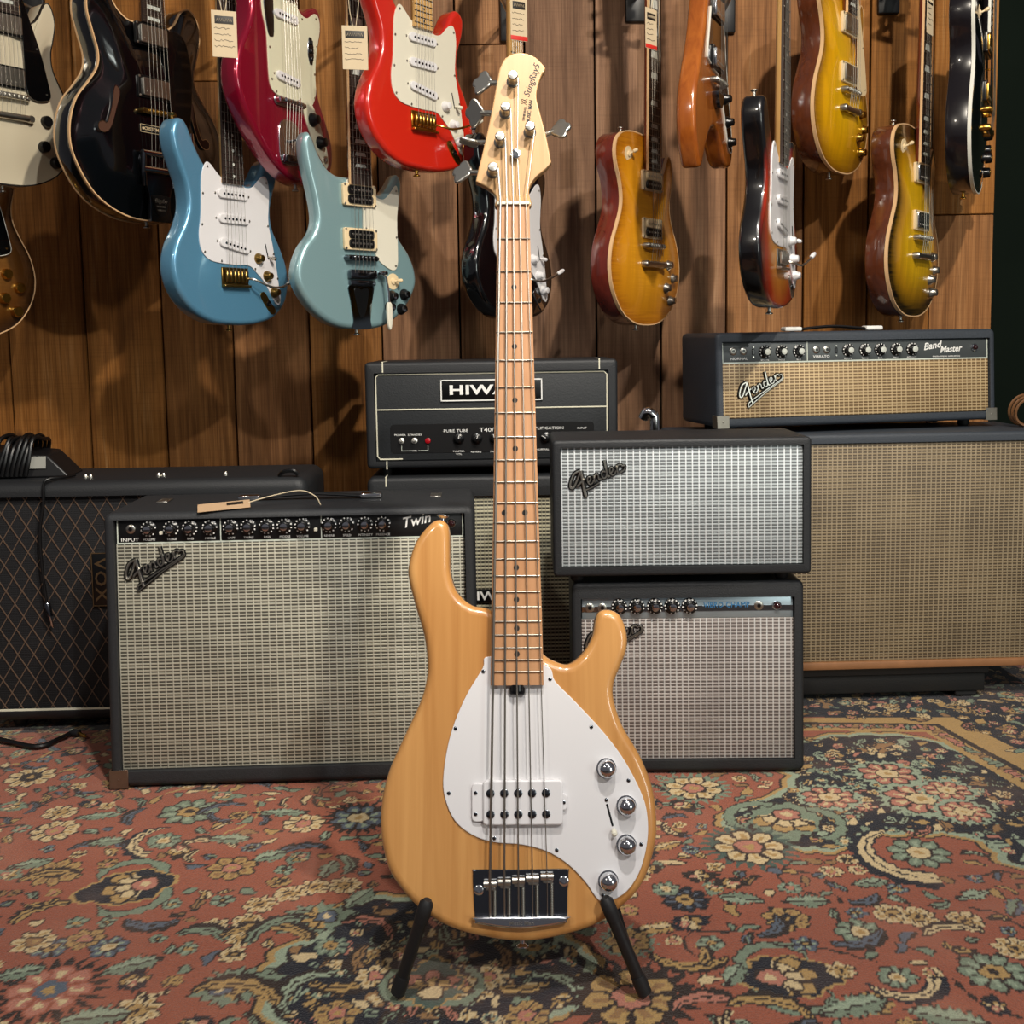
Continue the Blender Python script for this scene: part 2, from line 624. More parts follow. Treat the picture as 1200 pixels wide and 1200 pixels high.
def slab(o, yf, yb, rf=0.002, rb=0.002, nr=4, arch=0.0, ts=None, centre=None):
    """solid with outline o in (x, z), front at y = yf, back at y = yb (yf < yb), rounded edges;
    arch lifts the middle of the front. Returns MB and a list with each vertex's distance in from the rim"""
    mb = MB()
    N = ring_normals(o)
    m = len(o)
    rings, rim = [], []

    def ring(ins, y):
        R = [[p[0] - q[0] * ins, p[1] - q[1] * ins] for p, q in zip(o, N)]
        if ins > 0.0008:
            # where the inset outline would fold over itself (tight corners), gather the folded points
            for _ in range(6):
                bad = set()
                for i in range(m):
                    j = (i + 1) % m
                    if (R[j][0] - R[i][0]) * (o[j][0] - o[i][0]) + (R[j][1] - R[i][1]) * (o[j][1] - o[i][1]) < -1e-12:
                        bad |= {i, j}
                if not bad:
                    break
                if len(bad) == m:
                    break
                st = next(i for i in range(m) if i not in bad)
                run = []
                for k in range(1, m + 1):
                    i = (st + k) % m
                    if i in bad:
                        run.append(i)
                    elif run:
                        run = [(run[0] - 1) % m] + run + [i]
                        cx_, cz_ = sum(R[t][0] for t in run) / len(run), sum(R[t][1] for t in run) / len(run)
                        for t in run:
                            R[t] = [cx_, cz_]
                        run = []
        return [(p[0], y, p[1]) for p in R]
    base = ring(rf + 0.0004, yf)
    if ts:
        cx, cz = centre if centre else (sum(p[0] for p in o) / m, sum(p[1] for p in o) / m)
        for t in sorted(ts):
            u = min(1.0, (1 - t) / 0.55)
            h = arch * (u * u * (3 - 2 * u))
            rings.append([(cx + (p[0] - cx) * t, yf - h, cz + (p[2] - cz) * t) for p in base])
            rim.append(1 - t)
    rings.append(ring(rf + 0.0004, yf))
    rim.append(0.0)
    for k in range(nr + 1):
        a = (PI / 2) * k / nr
        rings.append(ring(rf * (1 - math.sin(a)), yf + rf * (1 - math.cos(a))))
        rim.append(0.0)
    for k in range(nr + 1):
        a = (PI / 2) * (1 - k / nr)
        rings.append(ring(rb * (1 - math.sin(a)), yb - rb * (1 - math.cos(a))))
        rim.append(0.0)
    rings.append(ring(rb + 0.0004, yb))
    rim.append(0.0)
    for r in rings:
        mb.v += r
    vals = [x for x in rim for _ in range(m)]
    for i in range(len(rings) - 1):
        for j in range(m):
            j2 = (j + 1) % m
            mb.f.append((i * m + j, i * m + j2, (i + 1) * m + j2, (i + 1) * m + j))
    fill_cap(mb, vals, 0, m, rim[0])
    fill_cap(mb, vals, (len(rings) - 1) * m, m, 0.0)
    return mb, vals


def slab_obj(name, mat, parent, o, yf, yb, rf=0.002, rb=0.002, nr=3, arch=0.0, ts=None, centre=None, angle=40):
    mb, vals = slab(o, yf, yb, rf, rb, nr, arch, ts, centre)
    ob = mb.build(name, mat, parent, angle)
    if ts:
        at = ob.data.attributes.new('rim', 'FLOAT', 'POINT')
        at.data.foreach_set('value', vals)
    return ob


def band(o, y0, y1, out=0.0006, inw=0.0022):
    """binding strip that runs round the outline o between depths y0 and y1"""
    mb = MB()
    N = ring_normals(o)
    m = len(o)
    prof = [(-inw, y0 - 0.0003), (out, y0 - 0.0003), (out, y1), (-inw, y1)]
    for d, y in prof:
        mb.v += [(p[0] + q[0] * d, y, p[1] + q[1] * d) for p, q in zip(o, N)]
    for i in range(4):
        i2 = (i + 1) % 4
        for j in range(m):
            j2 = (j + 1) % m
            mb.f.append((i * m + j, i * m + j2, i2 * m + j2, i2 * m + j))
    return mb


def rrect(w, h, r, n=4, cx=0.0, cz=0.0):
    out = []
    for sx, sz, a0 in ((1, 1, 0), (-1, 1, 90), (-1, -1, 180), (1, -1, 270)):
        for k in range(n + 1):
            a = rad(a0 + 90 * k / n)
            out.append((cx + sx * (w / 2 - r) + math.cos(a) * r, cz + sz * (h / 2 - r) + math.sin(a) * r))
    return out


def text_mesh(body, size, extrude=0.0004, shear=0.0, offset=0.0, xs=1.0, align='CENTER', space=1.0):
    """lettering standing in the x-z plane and facing -y"""
    cu = bpy.data.curves.new('lettering', 'FONT')
    cu.body = body
    cu.size = size
    cu.extrude = extrude
    cu.shear = shear
    cu.offset = offset
    cu.align_x = align
    cu.align_y = 'CENTER'
    cu.space_character = space
    cu.resolution_u = 2
    ob = bpy.data.objects.new('lettering', cu)
    me = bpy.data.meshes.new_from_object(ob)
    bpy.data.objects.remove(ob)
    bpy.data.curves.remove(cu)
    me.transform(Matrix(((xs, 0, 0, 0), (0, 0, -1, 0), (0, 1, 0, 0), (0, 0, 0, 1))))
    me.name = 'lettering'
    return me


def text(body, size, mat, parent, loc, rot=None, **kw):
    me = text_mesh(body, size, **kw)
    o = link('lettering', me, mat, parent, loc)
    if rot is not None:
        o.rotation_euler = rot
    return o

# ================================================================== the setting
WALL_Y = 2.88          # front faces of the planks
floor_o = struct(MB().box((0, 0.4, -0.058), (6.4, 5.2, 0.1)).build('floor', 'dark_floor'))
wall_back = struct(MB().box((0, WALL_Y + 0.024 + 0.05, 1.35), (6.4, 0.1, 2.8)).build('wall_back', 'green_wall'))
struct(MB().box((0, WALL_Y + 0.014, 0.05), (6.0, 0.02, 0.1)).build('baseboard_back', 'green_wall'))

PLANK_PX = [13, 103, 193, 275, 364, 449, 540.5, 620, 700, 775, 851, 940, 1014.5, 1087, 1161]
xs_ = [at_y(p, 450, WALL_Y).x for p in PLANK_PX]
while xs_[0] > -3.1:
    xs_.insert(0, xs_[0] - random.uniform(0.17, 0.20))
rp = random.Random(3)
z_low = 0.0
for i in range(len(xs_) - 1):
    a, b = xs_[i] + 0.0022, xs_[i + 1] - 0.0022
    xc = (a + b) / 2
    cuts = [z_low, 2.7]
    q = at_y(PLANK_PX[max(0, i - (len(xs_) - len(PLANK_PX)))], 300, WALL_Y).x
    if i == len(xs_) - 2:
        cuts = [z_low, at_y(1150, 251, WALL_Y).z, 2.7]
    elif i == len(xs_) - 13:
        cuts = [z_low, at_y(240, 95, WALL_Y).z, 2.7]
    elif i == len(xs_) - 9:
        cuts = [z_low, at_y(560, 52, WALL_Y).z, 2.7]
    for k in range(len(cuts) - 1):
        z0, z1 = cuts[k] + 0.0012, cuts[k + 1] - 0.0012
        dy = rp.uniform(-0.002, 0.002)
        pl = MB().rbox((0, 0, 0), (b - a, 0.022, z1 - z0), 0.0018, 1)
        pl.build('plank', 'plank_wood', wall_back, loc=(xc, WALL_Y + 0.0125 + dy, (z0 + z1) / 2))

# ------------------------------------------------------------------ the rug: pile colours worked out per tuft
RUG = dict(field='#95543f', field2='#8a4638', navy='#1a1d26', green='#76846f', lgreen='#93a088', gold='#ab8a55', cream='#cbb489',
           brown='#2c221d', rose='#b07360', slate='#57606c', dgreen='#46584f', tan='#8f6c46')
RC = {k: np.array(lin(v)[:3], dtype=np.float32) for k, v in RUG.items()}
RX = np.arange(-1.75, 1.7501, 0.0025)
RY = np.arange(0.85, 2.86, 0.0042)
pile = np.empty((len(RY), len(RX), 3), dtype=np.float32)
pile[:] = RC['field']
occ = np.zeros((len(RY), len(RX)), dtype=bool)
rng = random.Random(11)
# the weaver's unsteady hand: every motif is slightly warped
GX_, GY_ = np.meshgrid(RX, RY)
WX = 0.0015 * np.sin(GX_ * 310 + 3 * np.sin(GY_ * 90)) + 0.0012 * np.sin(GY_ * 260 + 2 * np.sin(GX_ * 70))
WY = 0.0015 * np.sin(GY_ * 290 + 3 * np.sin(GX_ * 80)) + 0.0012 * np.sin(GX_ * 240 + 2 * np.sin(GY_ * 60))


def win(cx, cy, R):
    i0, i1 = np.searchsorted(RX, cx - R), np.searchsorted(RX, cx + R)
    j0, j1 = np.searchsorted(RY, cy - R), np.searchsorted(RY, cy + R)
    if i1 - i0 < 2 or j1 - j0 < 2:
        return None
    X, Y = np.meshgrid(RX[i0:i1] - cx, RY[j0:j1] - cy)
    return (slice(j0, j1), slice(i0, i1)), X + WX[j0:j1, i0:i1], Y + WY[j0:j1, i0:i1]


def paint(sl, mask, c):
    pile[sl][mask] = RC[c]


def local(cx, cy, R, ang):
    w = win(cx, cy, R)
    if w is None:
        return None
    sl, X, Y = w
    c, s = math.cos(ang), math.sin(ang)
    return sl, X * c + Y * s, -X * s + Y * c


def rosette(cx, cy, R, n=8, ang=0.0, petal='cream', core='rose', line='brown', outer=None, saw=0.0, mark=True):
    w = local(cx, cy, R * 1.5, ang)
    if w is None:
        return
    sl, U, V = w
    r, th = np.hypot(U, V), np.arctan2(V, U)
    lobe = 0.78 + 0.22 * np.abs(np.cos(n * th / 2))
    if outer:
        sw = 1.24 + saw * (np.abs(((th * n * 1.5 / PI) % 1.0) - 0.5) - 0.25)
        paint(sl, r < R * sw * (0.85 + 0.15 * lobe), outer)
    paint(sl, r < R * lobe * 1.10, line)
    paint(sl, r < R * lobe, petal)
    sp = np.abs(np.sin(n * th / 2)) > 0.955
    paint(sl, sp & (r < R * lobe) & (r > R * 0.35), line)
    tone = {'cream': 'gold', 'gold': 'tan', 'green': 'lgreen', 'rose': 'cream', 'slate': 'lgreen', 'navy': 'slate', 'lgreen': 'green'}.get(petal, 'cream')
    paint(sl, (np.abs(np.cos(n * th / 2)) > 0.90) & (r > R * 0.42) & (r < R * 0.80), tone)
    paint(sl, r < R * 0.46, line)
    paint(sl, r < R * 0.38, core)
    paint(sl, r < R * 0.16, 'gold' if core != 'gold' else 'brown')
    if mark:
        occ[sl] |= r < R * 1.22 + 0.003


def leaf(cx, cy, L, W, ang, c='green', line='brown', vein=True, saw=0.0, bend=0.0, mark=True):
    w = local(cx, cy, max(L, W) * 1.3 + abs(bend) * L, ang)
    if w is None:
        return
    sl, U, V = w
    V = V - bend * (U * U / L - L * 0.33)
    t = np.clip(1 - (U / L) ** 2, 0, 1)
    half = W * t * (1 + 0.25 * U / L)
    if saw:
        half = half * (1 + saw * np.sign(np.sin(U * 9.0 * PI / L)) * 0.5)
    inside = np.abs(U) < L
    paint(sl, inside & (np.abs(V) < half + 0.0030), line)
    paint(sl, inside & (np.abs(V) < half), c)
    if vein:
        paint(sl, inside & (V > 0) & (np.abs(V) < half * .8), {'green': 'lgreen', 'gold': 'cream', 'slate': 'green', 'cream': 'gold'}.get(c, c))
        paint(sl, inside & (np.abs(V) < 0.0016), line)
    if mark:
        occ[sl] |= inside & (np.abs(V) < half + 0.007)


def sickle(cx, cy, R, width, a0, a1, ang, c='green', edge='brown', saw=True):
    w = local(cx, cy, R + width * 1.8, ang)
    if w is None:
        return
    sl, U, V = w
    r, th = np.hypot(U, V), np.arctan2(V, U)
    t = (th - a0) / (a1 - a0)
    ok = (t > 0) & (t < 1)
    half = width * np.sqrt(np.clip(np.sin(np.clip(t, 0, 1) * PI), 0, 1))
    s = half * (1.0 + (0.55 * np.abs(((t * 14) % 1.0) - 0.5) if saw else 0.15))
    paint(sl, ok & (r - R < s * 1.1) & (r - R > -half * 0.75), edge)
    paint(sl, ok & (np.abs(r - R) < half * 0.55), c)
    paint(sl, ok & (np.abs(r - R) < 0.0016), edge)
    occ[sl] |= ok & (np.abs(r - R) < half + 0.006)


def palmette(cx, cy, R, ang, outer='navy', fan=('gold', 'cream'), heart='rose', rim='gold', saw=0.0, n=9, wing='green'):
    w = local(cx, cy, R * 1.9, ang)
    if w is None:
        return
    sl, U, V = w
    r, th = np.hypot(U, V), np.arctan2(V, U)
    shape = 0.70 + 0.42 * np.exp(-(th / 0.55) ** 2) + 0.10 * np.abs(np.cos(3 * th)) + 0.16 * np.exp(-((np.abs(th) - PI) / 0.45) ** 2)
    if wing:
        for s in (1, -1):
            wl = np.hypot(U - R * 0.05, (V - s * R * 0.55) * 1.15)
            paint(sl, (np.abs(wl - R * 0.78) < R * 0.16) & (s * V > R * 0.25) & (U < R * 0.75), 'brown')
            paint(sl, (np.abs(wl - R * 0.78) < R * 0.12) & (s * V > R * 0.25) & (U < R * 0.72), wing)
    sw = 1.0 + saw * (np.abs(((th * 8.0 / PI) % 1.0) - 0.5) - 0.25)
    paint(sl, r < R * shape * sw * 1.09, rim)
    paint(sl, r < R * shape * sw, outer)
    U2 = U + R * 0.30
    r2, t2 = np.hypot(U2, V), np.arctan2(V, U2)
    for k, (rad_, c) in enumerate(((0.98, fan[0]), (0.70, fan[1]))):
        lob = rad_ * (0.80 + 0.20 * np.abs(np.cos(t2 * n / 2)))
        m = (r2 < R * lob) & (np.abs(t2) < 1.25) & (r < R * shape * 0.9)
        paint(sl, m, 'brown')
        paint(sl, m & (r2 < R * (lob - 0.05)) & (np.abs(np.sin(t2 * n / 2)) < 0.93), c)
    paint(sl, r2 < R * 0.34, 'brown')
    paint(sl, r2 < R * 0.28, heart)
    paint(sl, r2 < R * 0.12, 'cream')
    occ[sl] |= r < R * 1.25


def vine(pts, c='brown', wd=0.0022):
    sp = spline(pts, 10, False)
    for (x0, y0), (x1, y1) in zip(sp[:-1], sp[1:]):
        L = math.hypot(x1 - x0, y1 - y0)
        if L < 1e-5:
            continue
        w = win((x0 + x1) / 2, (y0 + y1) / 2, L / 2 + 0.006)
        if w is None:
            continue
        sl, X, Y = w
        ux, uy = (x1 - x0) / L, (y1 - y0) / L
        a, b = X * ux + Y * uy, -X * uy + Y * ux
        paint(sl, (np.abs(a) < L / 2 + 0.001) & (np.abs(b) < wd), c)


def inpoly(poly):
    xs, ys = [p[0] for p in poly], [p[1] for p in poly]
    i0, i1 = np.searchsorted(RX, min(xs)), np.searchsorted(RX, max(xs))
    j0, j1 = np.searchsorted(RY, min(ys)), np.searchsorted(RY, max(ys))
    X, Y = np.meshgrid(RX[i0:i1], RY[j0:j1])
    m = np.zeros(X.shape, bool)
    for k in range(len(poly)):
        (x0, y0), (x1, y1) = poly[k - 1], poly[k]
        if y0 == y1:
            continue
        c = ((y0 > Y) != (y1 > Y)) & (X < (x1 - x0) * (Y - y0) / (y1 - y0) + x0)
        m ^= c
    return (slice(j0, j1), slice(i0, i1)), m


def grow(m, k):
    r = m.copy()
    for _ in range(k):
        q = r.copy()
        q[1:] |= r[:-1]; q[:-1] |= r[1:]; q[:, 1:] |= r[:, :-1]; q[:, :-1] |= r[:, 1:]
        q[:, 2:] |= r[:, :-2]; q[:, :-2] |= r[:, 2:]
        r = q
    return r


def fl(px, py):
    p = on_floor(px, py)
    return (p.x, p.y)


def cartouche(pix, fillc='navy', scallop=0.010, n=5):
    """scalloped dark ground with a green and gold edge, filled with flowers"""
    pts = spline([fl(*p) for p in pix], 8)
    N = ring_normals(pts)
    poly = []
    for i, (p, q) in enumerate(zip(pts, N)):
        d = scallop * abs(math.sin(i * PI / n))
        poly.append((p[0] + q[0] * d, p[1] + q[1] * d))
    sl, m = inpoly(poly)
    full = np.zeros(occ.shape, bool)
    full[sl] = m
    for k, c in ((7, 'brown'), (6, 'gold'), (4, 'lgreen'), (1, 'brown')):
        pile[grow(full, k)] = RC[c]
    pile[full] = RC[fillc]
    occ[grow(full, 8)] = True
    return full


def fill_dark(full, step=0.052, cols=('rose', 'green', 'gold', 'cream', 'lgreen', 'tan'), seed=5):
    r = random.Random(seed)
    js, is_ = np.where(full)
    if len(js) == 0:
        return
    y0, y1, x0, x1 = RY[js.min()], RY[js.max()], RX[is_.min()], RX[is_.max()]
    y, row = y0 + step * 0.5, 0
    while y < y1:
        x = x0 + (step * 0.5 if row % 2 else step)
        while x < x1:
            xx, yy = x + r.uniform(-.3, .3) * step, y + r.uniform(-.3, .3) * step
            i, j = min(np.searchsorted(RX, xx), len(RX) - 1), min(np.searchsorted(RY, yy), len(RY) - 1)
            if full[j, i]:
                q = r.random()
                if q < 0.30:
                    rosette(xx, yy, step * r.uniform(.26, .38), r.choice((5, 6, 8)), r.uniform(0, 6), r.choice(cols), r.choice(('rose', 'cream', 'gold')), 'navy', mark=False)
                elif q < 0.55:
                    sickle(xx, yy, step * 0.38, step * 0.13, 0.2, 3.0 + r.random() * 1.4, r.uniform(0, 6.28), r.choice(cols), 'brown', False)
                else:
                    leaf(xx, yy, step * r.uniform(.32, .5), step * r.uniform(.11, .2), r.uniform(0, 6.28), r.choice(cols), 'navy', r.random() < .5, 0.0, r.uniform(-.5, .5), mark=False)
            x += step
        y += step * 0.8
        row += 1


# large dark grounds
med = cartouche([(330, 1150), (352, 1112), (392, 1102), (398, 1074), (440, 1056), (500, 1060), (560, 1056), (618, 1074), (640, 1098), (672, 1120), (668, 1162), (612, 1188), (600, 1230), (508, 1262), (400, 1230), (345, 1196)])
fill_dark(med, 0.056)
fill_dark(med, 0.034, seed=15)
cor = cartouche([(862, 958), (892, 942), (925, 930), (942, 908), (920, 886), (960, 868), (1020, 862), (1080, 866), (1130, 886), (1180, 915), (1240, 950), (1260, 1000), (1200, 1008), (1172, 985), (1120, 970), (1062, 968), (1010, 970), (975, 986), (930, 984), (888, 974)])
fill_dark(cor, 0.060, seed=9)
fill_dark(cor, 0.036, seed=19)
# scrolling leaves of the centre medallion, mirrored about its axis
for s in (-1, 1):
    for dx, py_, R_, wd, ang, c_ in ((70, 1168, .055, .014, 60, 'rose'), (105, 1128, .050, .014, 150, 'gold'), (48, 1120, .045, .012, 250, 'tan'), (128, 1165, .050, .014, 300, 'lgreen'), (30, 1182, .035, .010, 20, 'cream'), (88, 1094, .045, .012, 30, 'rose'), (40, 1088, .032, .010, 120, 'green')):
        c_x, c_y = fl(506 + s * dx, py_)
        sickle(c_x, c_y, R_, wd, .3, 2.9, rad(ang if s > 0 else 180 - ang - 180), c_, 'brown', False)
    for dx, py_, R_, p_, q_ in ((66, 1140, .026, 'cream', 'rose'), (118, 1106, .024, 'green', 'gold'), (112, 1184, .028, 'gold', 'rose')):
        c_x, c_y = fl(506 + s * dx, py_)
        rosette(c_x, c_y, R_, 8, .2, p_, q_, 'navy')
c_x, c_y = fl(506, 1150)
palmette(c_x, c_y, .050, rad(90), 'dgreen', ('rose', 'gold'), 'cream', 'gold', .3)
# gold guard stripes and the dark border beyond (towards the wall and to the right)
sl, m = inpoly([fl(930, 855), fl(1085, 855), fl(1260, 960), fl(1300, 930), fl(1120, 838), fl(930, 841)])
pile[sl][m] = RC['gold']
full = np.zeros(occ.shape, bool); full[sl] = m; occ |= full
sl, m = inpoly([fl(930, 848), fl(1096, 848), fl(1275, 948), fl(1281, 944), fl(1100, 845.5), fl(930, 845.5)])
pile[sl][m] = RC['brown']
border = np.zeros(occ.shape, bool)
sl, m = inpoly([fl(940, 840), fl(1118, 838), fl(1300, 928), (1.74, fl(1300, 900)[1]), (1.74, 2.70), (0.45, 2.70)])
border[sl] = m
sl, m = inpoly([(-1.74, fl(0, 858)[1]), (0.45, fl(800, 842)[1]), (0.45, 2.70), (-1.74, 2.70)])
border[sl] |= m
pile[border] = RC['navy']
occ |= border
fill_dark(border, 0.064, ('rose', 'cream', 'tan', 'green', 'gold'), 21)
fill_dark(border, 0.040, ('rose', 'cream', 'tan', 'green', 'gold'), 23)
r_ = random.Random(4)
for k in range(60):
    t = k / 59
    a = fl(930 + 160 * t * 2, 850.5) if t < .5 else fl(1090 + 180 * (t - .5) * 2, 850 + 100 * (t - .5) * 2)
    leaf(a[0], a[1] + 0.004, 0.016, 0.006, r_.uniform(0, 3), r_.choice(('green', 'rose', 'tan')), 'brown', False)
# green arabesque inside the corner
for px_, py_, R_ in ((1080, 935, .060), (972, 932, .045), (1110, 925, .04), (1040, 905, .05), (1130, 950, .04)):
    c_ = fl(px_, py_)
    rosette(c_[0], c_[1], R_, 8, .3, 'rose', 'cream', 'brown', 'lgreen', .5)
c_ = fl(920, 958)
palmette(c_[0], c_[1], .075, rad(250), 'green', ('gold', 'cream'), 'rose', 'brown', .3)

# main motifs of the red field, each where it lies on the floor
MOT = [
    ('P', 154, 1036, .066, 200, 'navy', ('gold', 'cream')), ('P', 920, 1142, .062, 5, 'navy', ('gold', 'cream')),
    ('C', 192, 984, .050, 80), ('C', 1052, 1142, .046, 180), ('C', 1077, 996, .085, 90),
    ('S', 58, 1158, .052, 0), ('G', 272, 1154, .048, 20), ('G', 370, 1074, .052, 200),
    ('R', 878, 990, .056, 'cream', 'rose', 'dgreen'), ('R', 813, 920, .050, 'cream', 'rose', 'green'), ('R', 356, 962, .034, 'cream', 'rose', None),
    ('R', 64, 972, .040, 'cream', 'rose', None), ('R', 64, 1020, .040, 'gold', 'brown', None), ('R', 272, 1014, .038, 'gold', 'rose', None),
    ('R', 922, 1073, .032, 'gold', 'navy', None), ('R', 803, 1052, .034, 'navy', 'gold', None), ('R', 1165, 1136, .044, 'green', 'gold', None),
    ('R', 1008, 1088, .034, 'green', 'cream', None), ('R', 70, 950, .030, 'cream', 'gold', None), ('R', 222, 950, .050, 'green', 'gold', None),
    ('R', 36, 908, .045, 'cream', 'brown', None), ('R', 60, 1108, .026, 'slate', 'gold', None), ('R', 128, 1108, .026, 'slate', 'cream', None),
    ('R', 1130, 1075, .026, 'cream', 'gold', None), ('R', 1045, 1066, .026, 'cream', 'gold', None), ('R', 1075, 1070, .028, 'cream', 'gold', None), ('R', 1190, 1108, .028, 'cream', 'gold', None),
    ('R', 305, 1057, .024, 'cream', 'gold', None), ('R', 290, 1078, .022, 'cream', 'gold', None), ('R', 284, 1098, .022, 'cream', 'gold', None),
    ('R', 340, 1044, .024, 'cream', 'gold', None), ('R', 368, 1036, .024, 'cream', 'gold', None), ('R', 404, 1034, .026, 'cream', 'gold', None),
    ('R', 740, 1165, .060, 'gold', 'rose', 'brown'), ('R', 735, 1100, .03, 'gold', 'rose', 'green'), ('R', 420, 955, .045, 'slate', 'cream', 'brown'),
    ('R', 250, 1084, .022, 'cream', 'rose', None), ('R', 100, 1098, .026, 'gold', 'rose', None), ('R', 40, 1100, .03, 'cream', 'tan', None), ('R', 160, 1182, .03, 'cream', 'gold', None),
    ('R', 985, 1135, .02, 'cream', 'gold', None), ('R', 1022, 1174, .024, 'gold', 'cream', None), ('R', 780, 1040, .02, 'green', 'cream', None),
    ('K', 106, 1004, .055, .012, 20, 'slate'), ('K', 58, 1076, .05, .014, 60, 'gold'), ('K', 188, 1064, .045, .015, 190, 'slate'), ('K', 356, 1008, .06, .012, 40, 'slate'),
    ('K', 224, 1108, .042, .016, 0, 'green'), ('K', 48, 1040, .055, .013, 20, 'gold'), ('K', 235, 1000, .055, .013, 10, 'cream'), ('K', 265, 955, .05, .01, 45, 'slate'), ('K', 178, 956, .04, .012, 100, 'slate'),
    ('K', 880, 1075, .038, .013, 250, 'slate'), ('K', 805, 1100, .06, .014, 190, 'gold'), ('K', 985, 1080, .05, .014, 220, 'slate'), ('K', 1130, 1105, .05, .012, 20, 'cream'), ('K', 835, 1195, .05, .016, 20, 'rose'),
    ('K', 1000, 1040, .03, .012, 220, 'slate'), ('K', 900, 1205, .06, .015, 0, 'gold'), ('K', 300, 1118, .075, .016, 10, 'gold'), ('K', 345, 1100, .06, .014, 60, 'green'), ('K', 255, 1190, .07, .018, 0, 'gold'), ('K', 380, 1012, .04, .012, 300, 'green'),
    ('L', 36, 1010, .035, .013, 20, 'green'), ('L', 125, 985, .03, .014, 10, 'green'), ('L', 268, 981, .036, .015, 0, 'green'), ('L', 155, 1130, .04, .016, 25, 'green'), ('L', 115, 955, .04, .012, 10, 'green'), ('L', 316, 1000, .03, .016, 30, 'green'),
    ('L', 330, 950, .05, .012, 0, 'green'), ('L', 110, 1190, .045, .018, 10, 'green'), ('L', 870, 1050, .034, .014, 170, 'green'), ('L', 945, 1052, .036, .015, 0, 'green'), ('L', 1020, 1030, .03, .012, 10, 'green'), ('L', 1140, 1045, .03, .011, 20, 'lgreen'),
    ('L', 1190, 1060, .03, .012, 60, 'slate'), ('L', 1000, 1178, .05, .018, 20, 'green'), ('L', 1110, 1190, .05, .02, 340, 'green'), ('L', 20, 1138, .035, .013, 20, 'green'), ('L', 860, 1140, .03, .012, 60, 'green'), ('L', 770, 1085, .035, .012, 10, 'gold'), ('L', 385, 1015, .03, .012, 80, 'green'), ('L', 420, 1050, .035, .014, 60, 'green'), ('L', 780, 990, .03, .01, 30, 'gold'),
]
for q in MOT:
    cx, cy = fl(q[1], q[2])
    if q[0] == 'P':
        palmette(cx, cy, q[3], rad(q[4]), q[5], q[6])
    elif q[0] == 'C':
        sickle(cx, cy, q[3] * .95, q[3] * .30, .25, 2 * PI - .25 - PI * .15, rad(q[4]), 'cream', 'navy')
        rosette(cx, cy, q[3] * .55, 9, 0, 'green', 'cream', 'brown')
    elif q[0] == 'S':
        rosette(cx, cy, q[3], 8, 0, 'rose', 'slate', 'field', 'brown', 1.3)
    elif q[0] == 'G':
        palmette(cx, cy, q[3], rad(q[4]), 'green', ('green', 'gold'), 'slate', 'brown', .6, 11, None)
    elif q[0] == 'R':
        rosette(cx, cy, q[3], rng.choice((7, 8, 9)), rng.random(), q[4], q[5], 'brown', q[6], .9)
    elif q[0] == 'K':
        sickle(cx, cy, q[3], q[4], .3, 2.3, rad(q[5]), q[6], 'brown')
    elif q[0] == 'L':
        leaf(cx, cy, q[3], q[4], rad(q[5]), q[6], 'brown', True, .35)

# vines and small fillers wherever the field is still empty
for k in range(420):
    x, y = rng.uniform(-1.2, 1.25), rng.uniform(1.0, 2.3)
    a = rng.uniform(0, 6.28)
    pts = [(x, y)]
    for s in range(4):
        a += rng.uniform(-1.1, 1.1)
        pts.append((pts[-1][0] + math.cos(a) * .035, pts[-1][1] + math.sin(a) * .035))
    ok = True
    for p in pts:
        i, j = min(np.searchsorted(RX, p[0]), len(RX) - 1), min(np.searchsorted(RY, p[1]), len(RY) - 1)
        ok &= not occ[j, i]
    if ok:
        vine(pts, rng.choice(('brown', 'brown', 'gold')))
n_try = 0
while n_try < 30000:
    n_try += 1
    x, y = rng.uniform(-1.7, 1.7), rng.uniform(0.88, 2.6)
    i, j = min(np.searchsorted(RX, x), len(RX) - 1), min(np.searchsorted(RY, y), len(RY) - 1)
    if occ[max(0, j - 2):j + 3, max(0, i - 3):i + 4].any():
        continue
    q = rng.random()
    if q < .20:
        rosette(x, y, rng.uniform(.010, .019), rng.choice((5, 6, 8)), rng.random() * 6, rng.choice(('cream', 'gold', 'cream', 'slate', 'green')), rng.choice(('rose', 'gold', 'brown')))
    elif q < .30:
        sickle(x, y, rng.uniform(.02, .034), rng.uniform(.006, .010), .3, 2.4, rng.random() * 6.28, rng.choice(('slate', 'gold', 'green', 'cream')))
    elif q < .36:
        palmette(x, y, rng.uniform(.018, .027), rng.random() * 6.28, rng.choice(('navy', 'green', 'brown')), ('gold', 'cream'), 'rose', 'brown', .4, 7, None)
    else:
        leaf(x, y, rng.uniform(.010, .022), rng.uniform(.004, .008), rng.random() * 6.28, rng.choice(('green', 'gold', 'cream', 'tan', 'slate', 'green')), 'brown', rng.random() < .4, 0, rng.uniform(-.5, .5))

nx, ny = len(RX), len(RY)
XX, YY = np.meshgrid(RX, RY)
ZZ = 0.0012 * np.sin(XX * 9 + YY * 4) + 0.0012 * np.sin(YY * 13 - XX * 5) - 0.0036
co = np.stack([XX, YY, ZZ], -1).reshape(-1, 3).astype(np.float32)
idx = np.arange(nx * ny, dtype=np.int32).reshape(ny, nx)
quads = np.stack([idx[:-1, :-1], idx[:-1, 1:], idx[1:, 1:], idx[1:, :-1]], -1).reshape(-1, 4)
me = bpy.data.meshes.new('rug')
me.vertices.add(nx * ny)
me.vertices.foreach_set('co', co.ravel())
me.loops.add(quads.size)
me.loops.foreach_set('vertex_index', quads.ravel())
me.polygons.add(len(quads))
me.polygons.foreach_set('loop_start', np.arange(0, quads.size, 4, dtype=np.int32))
me.polygons.foreach_set('use_smooth', np.ones(len(quads), dtype=bool))
me.update(calc_edges=True)
at_ = me.attributes.new('pile_colour', 'FLOAT_COLOR', 'POINT')
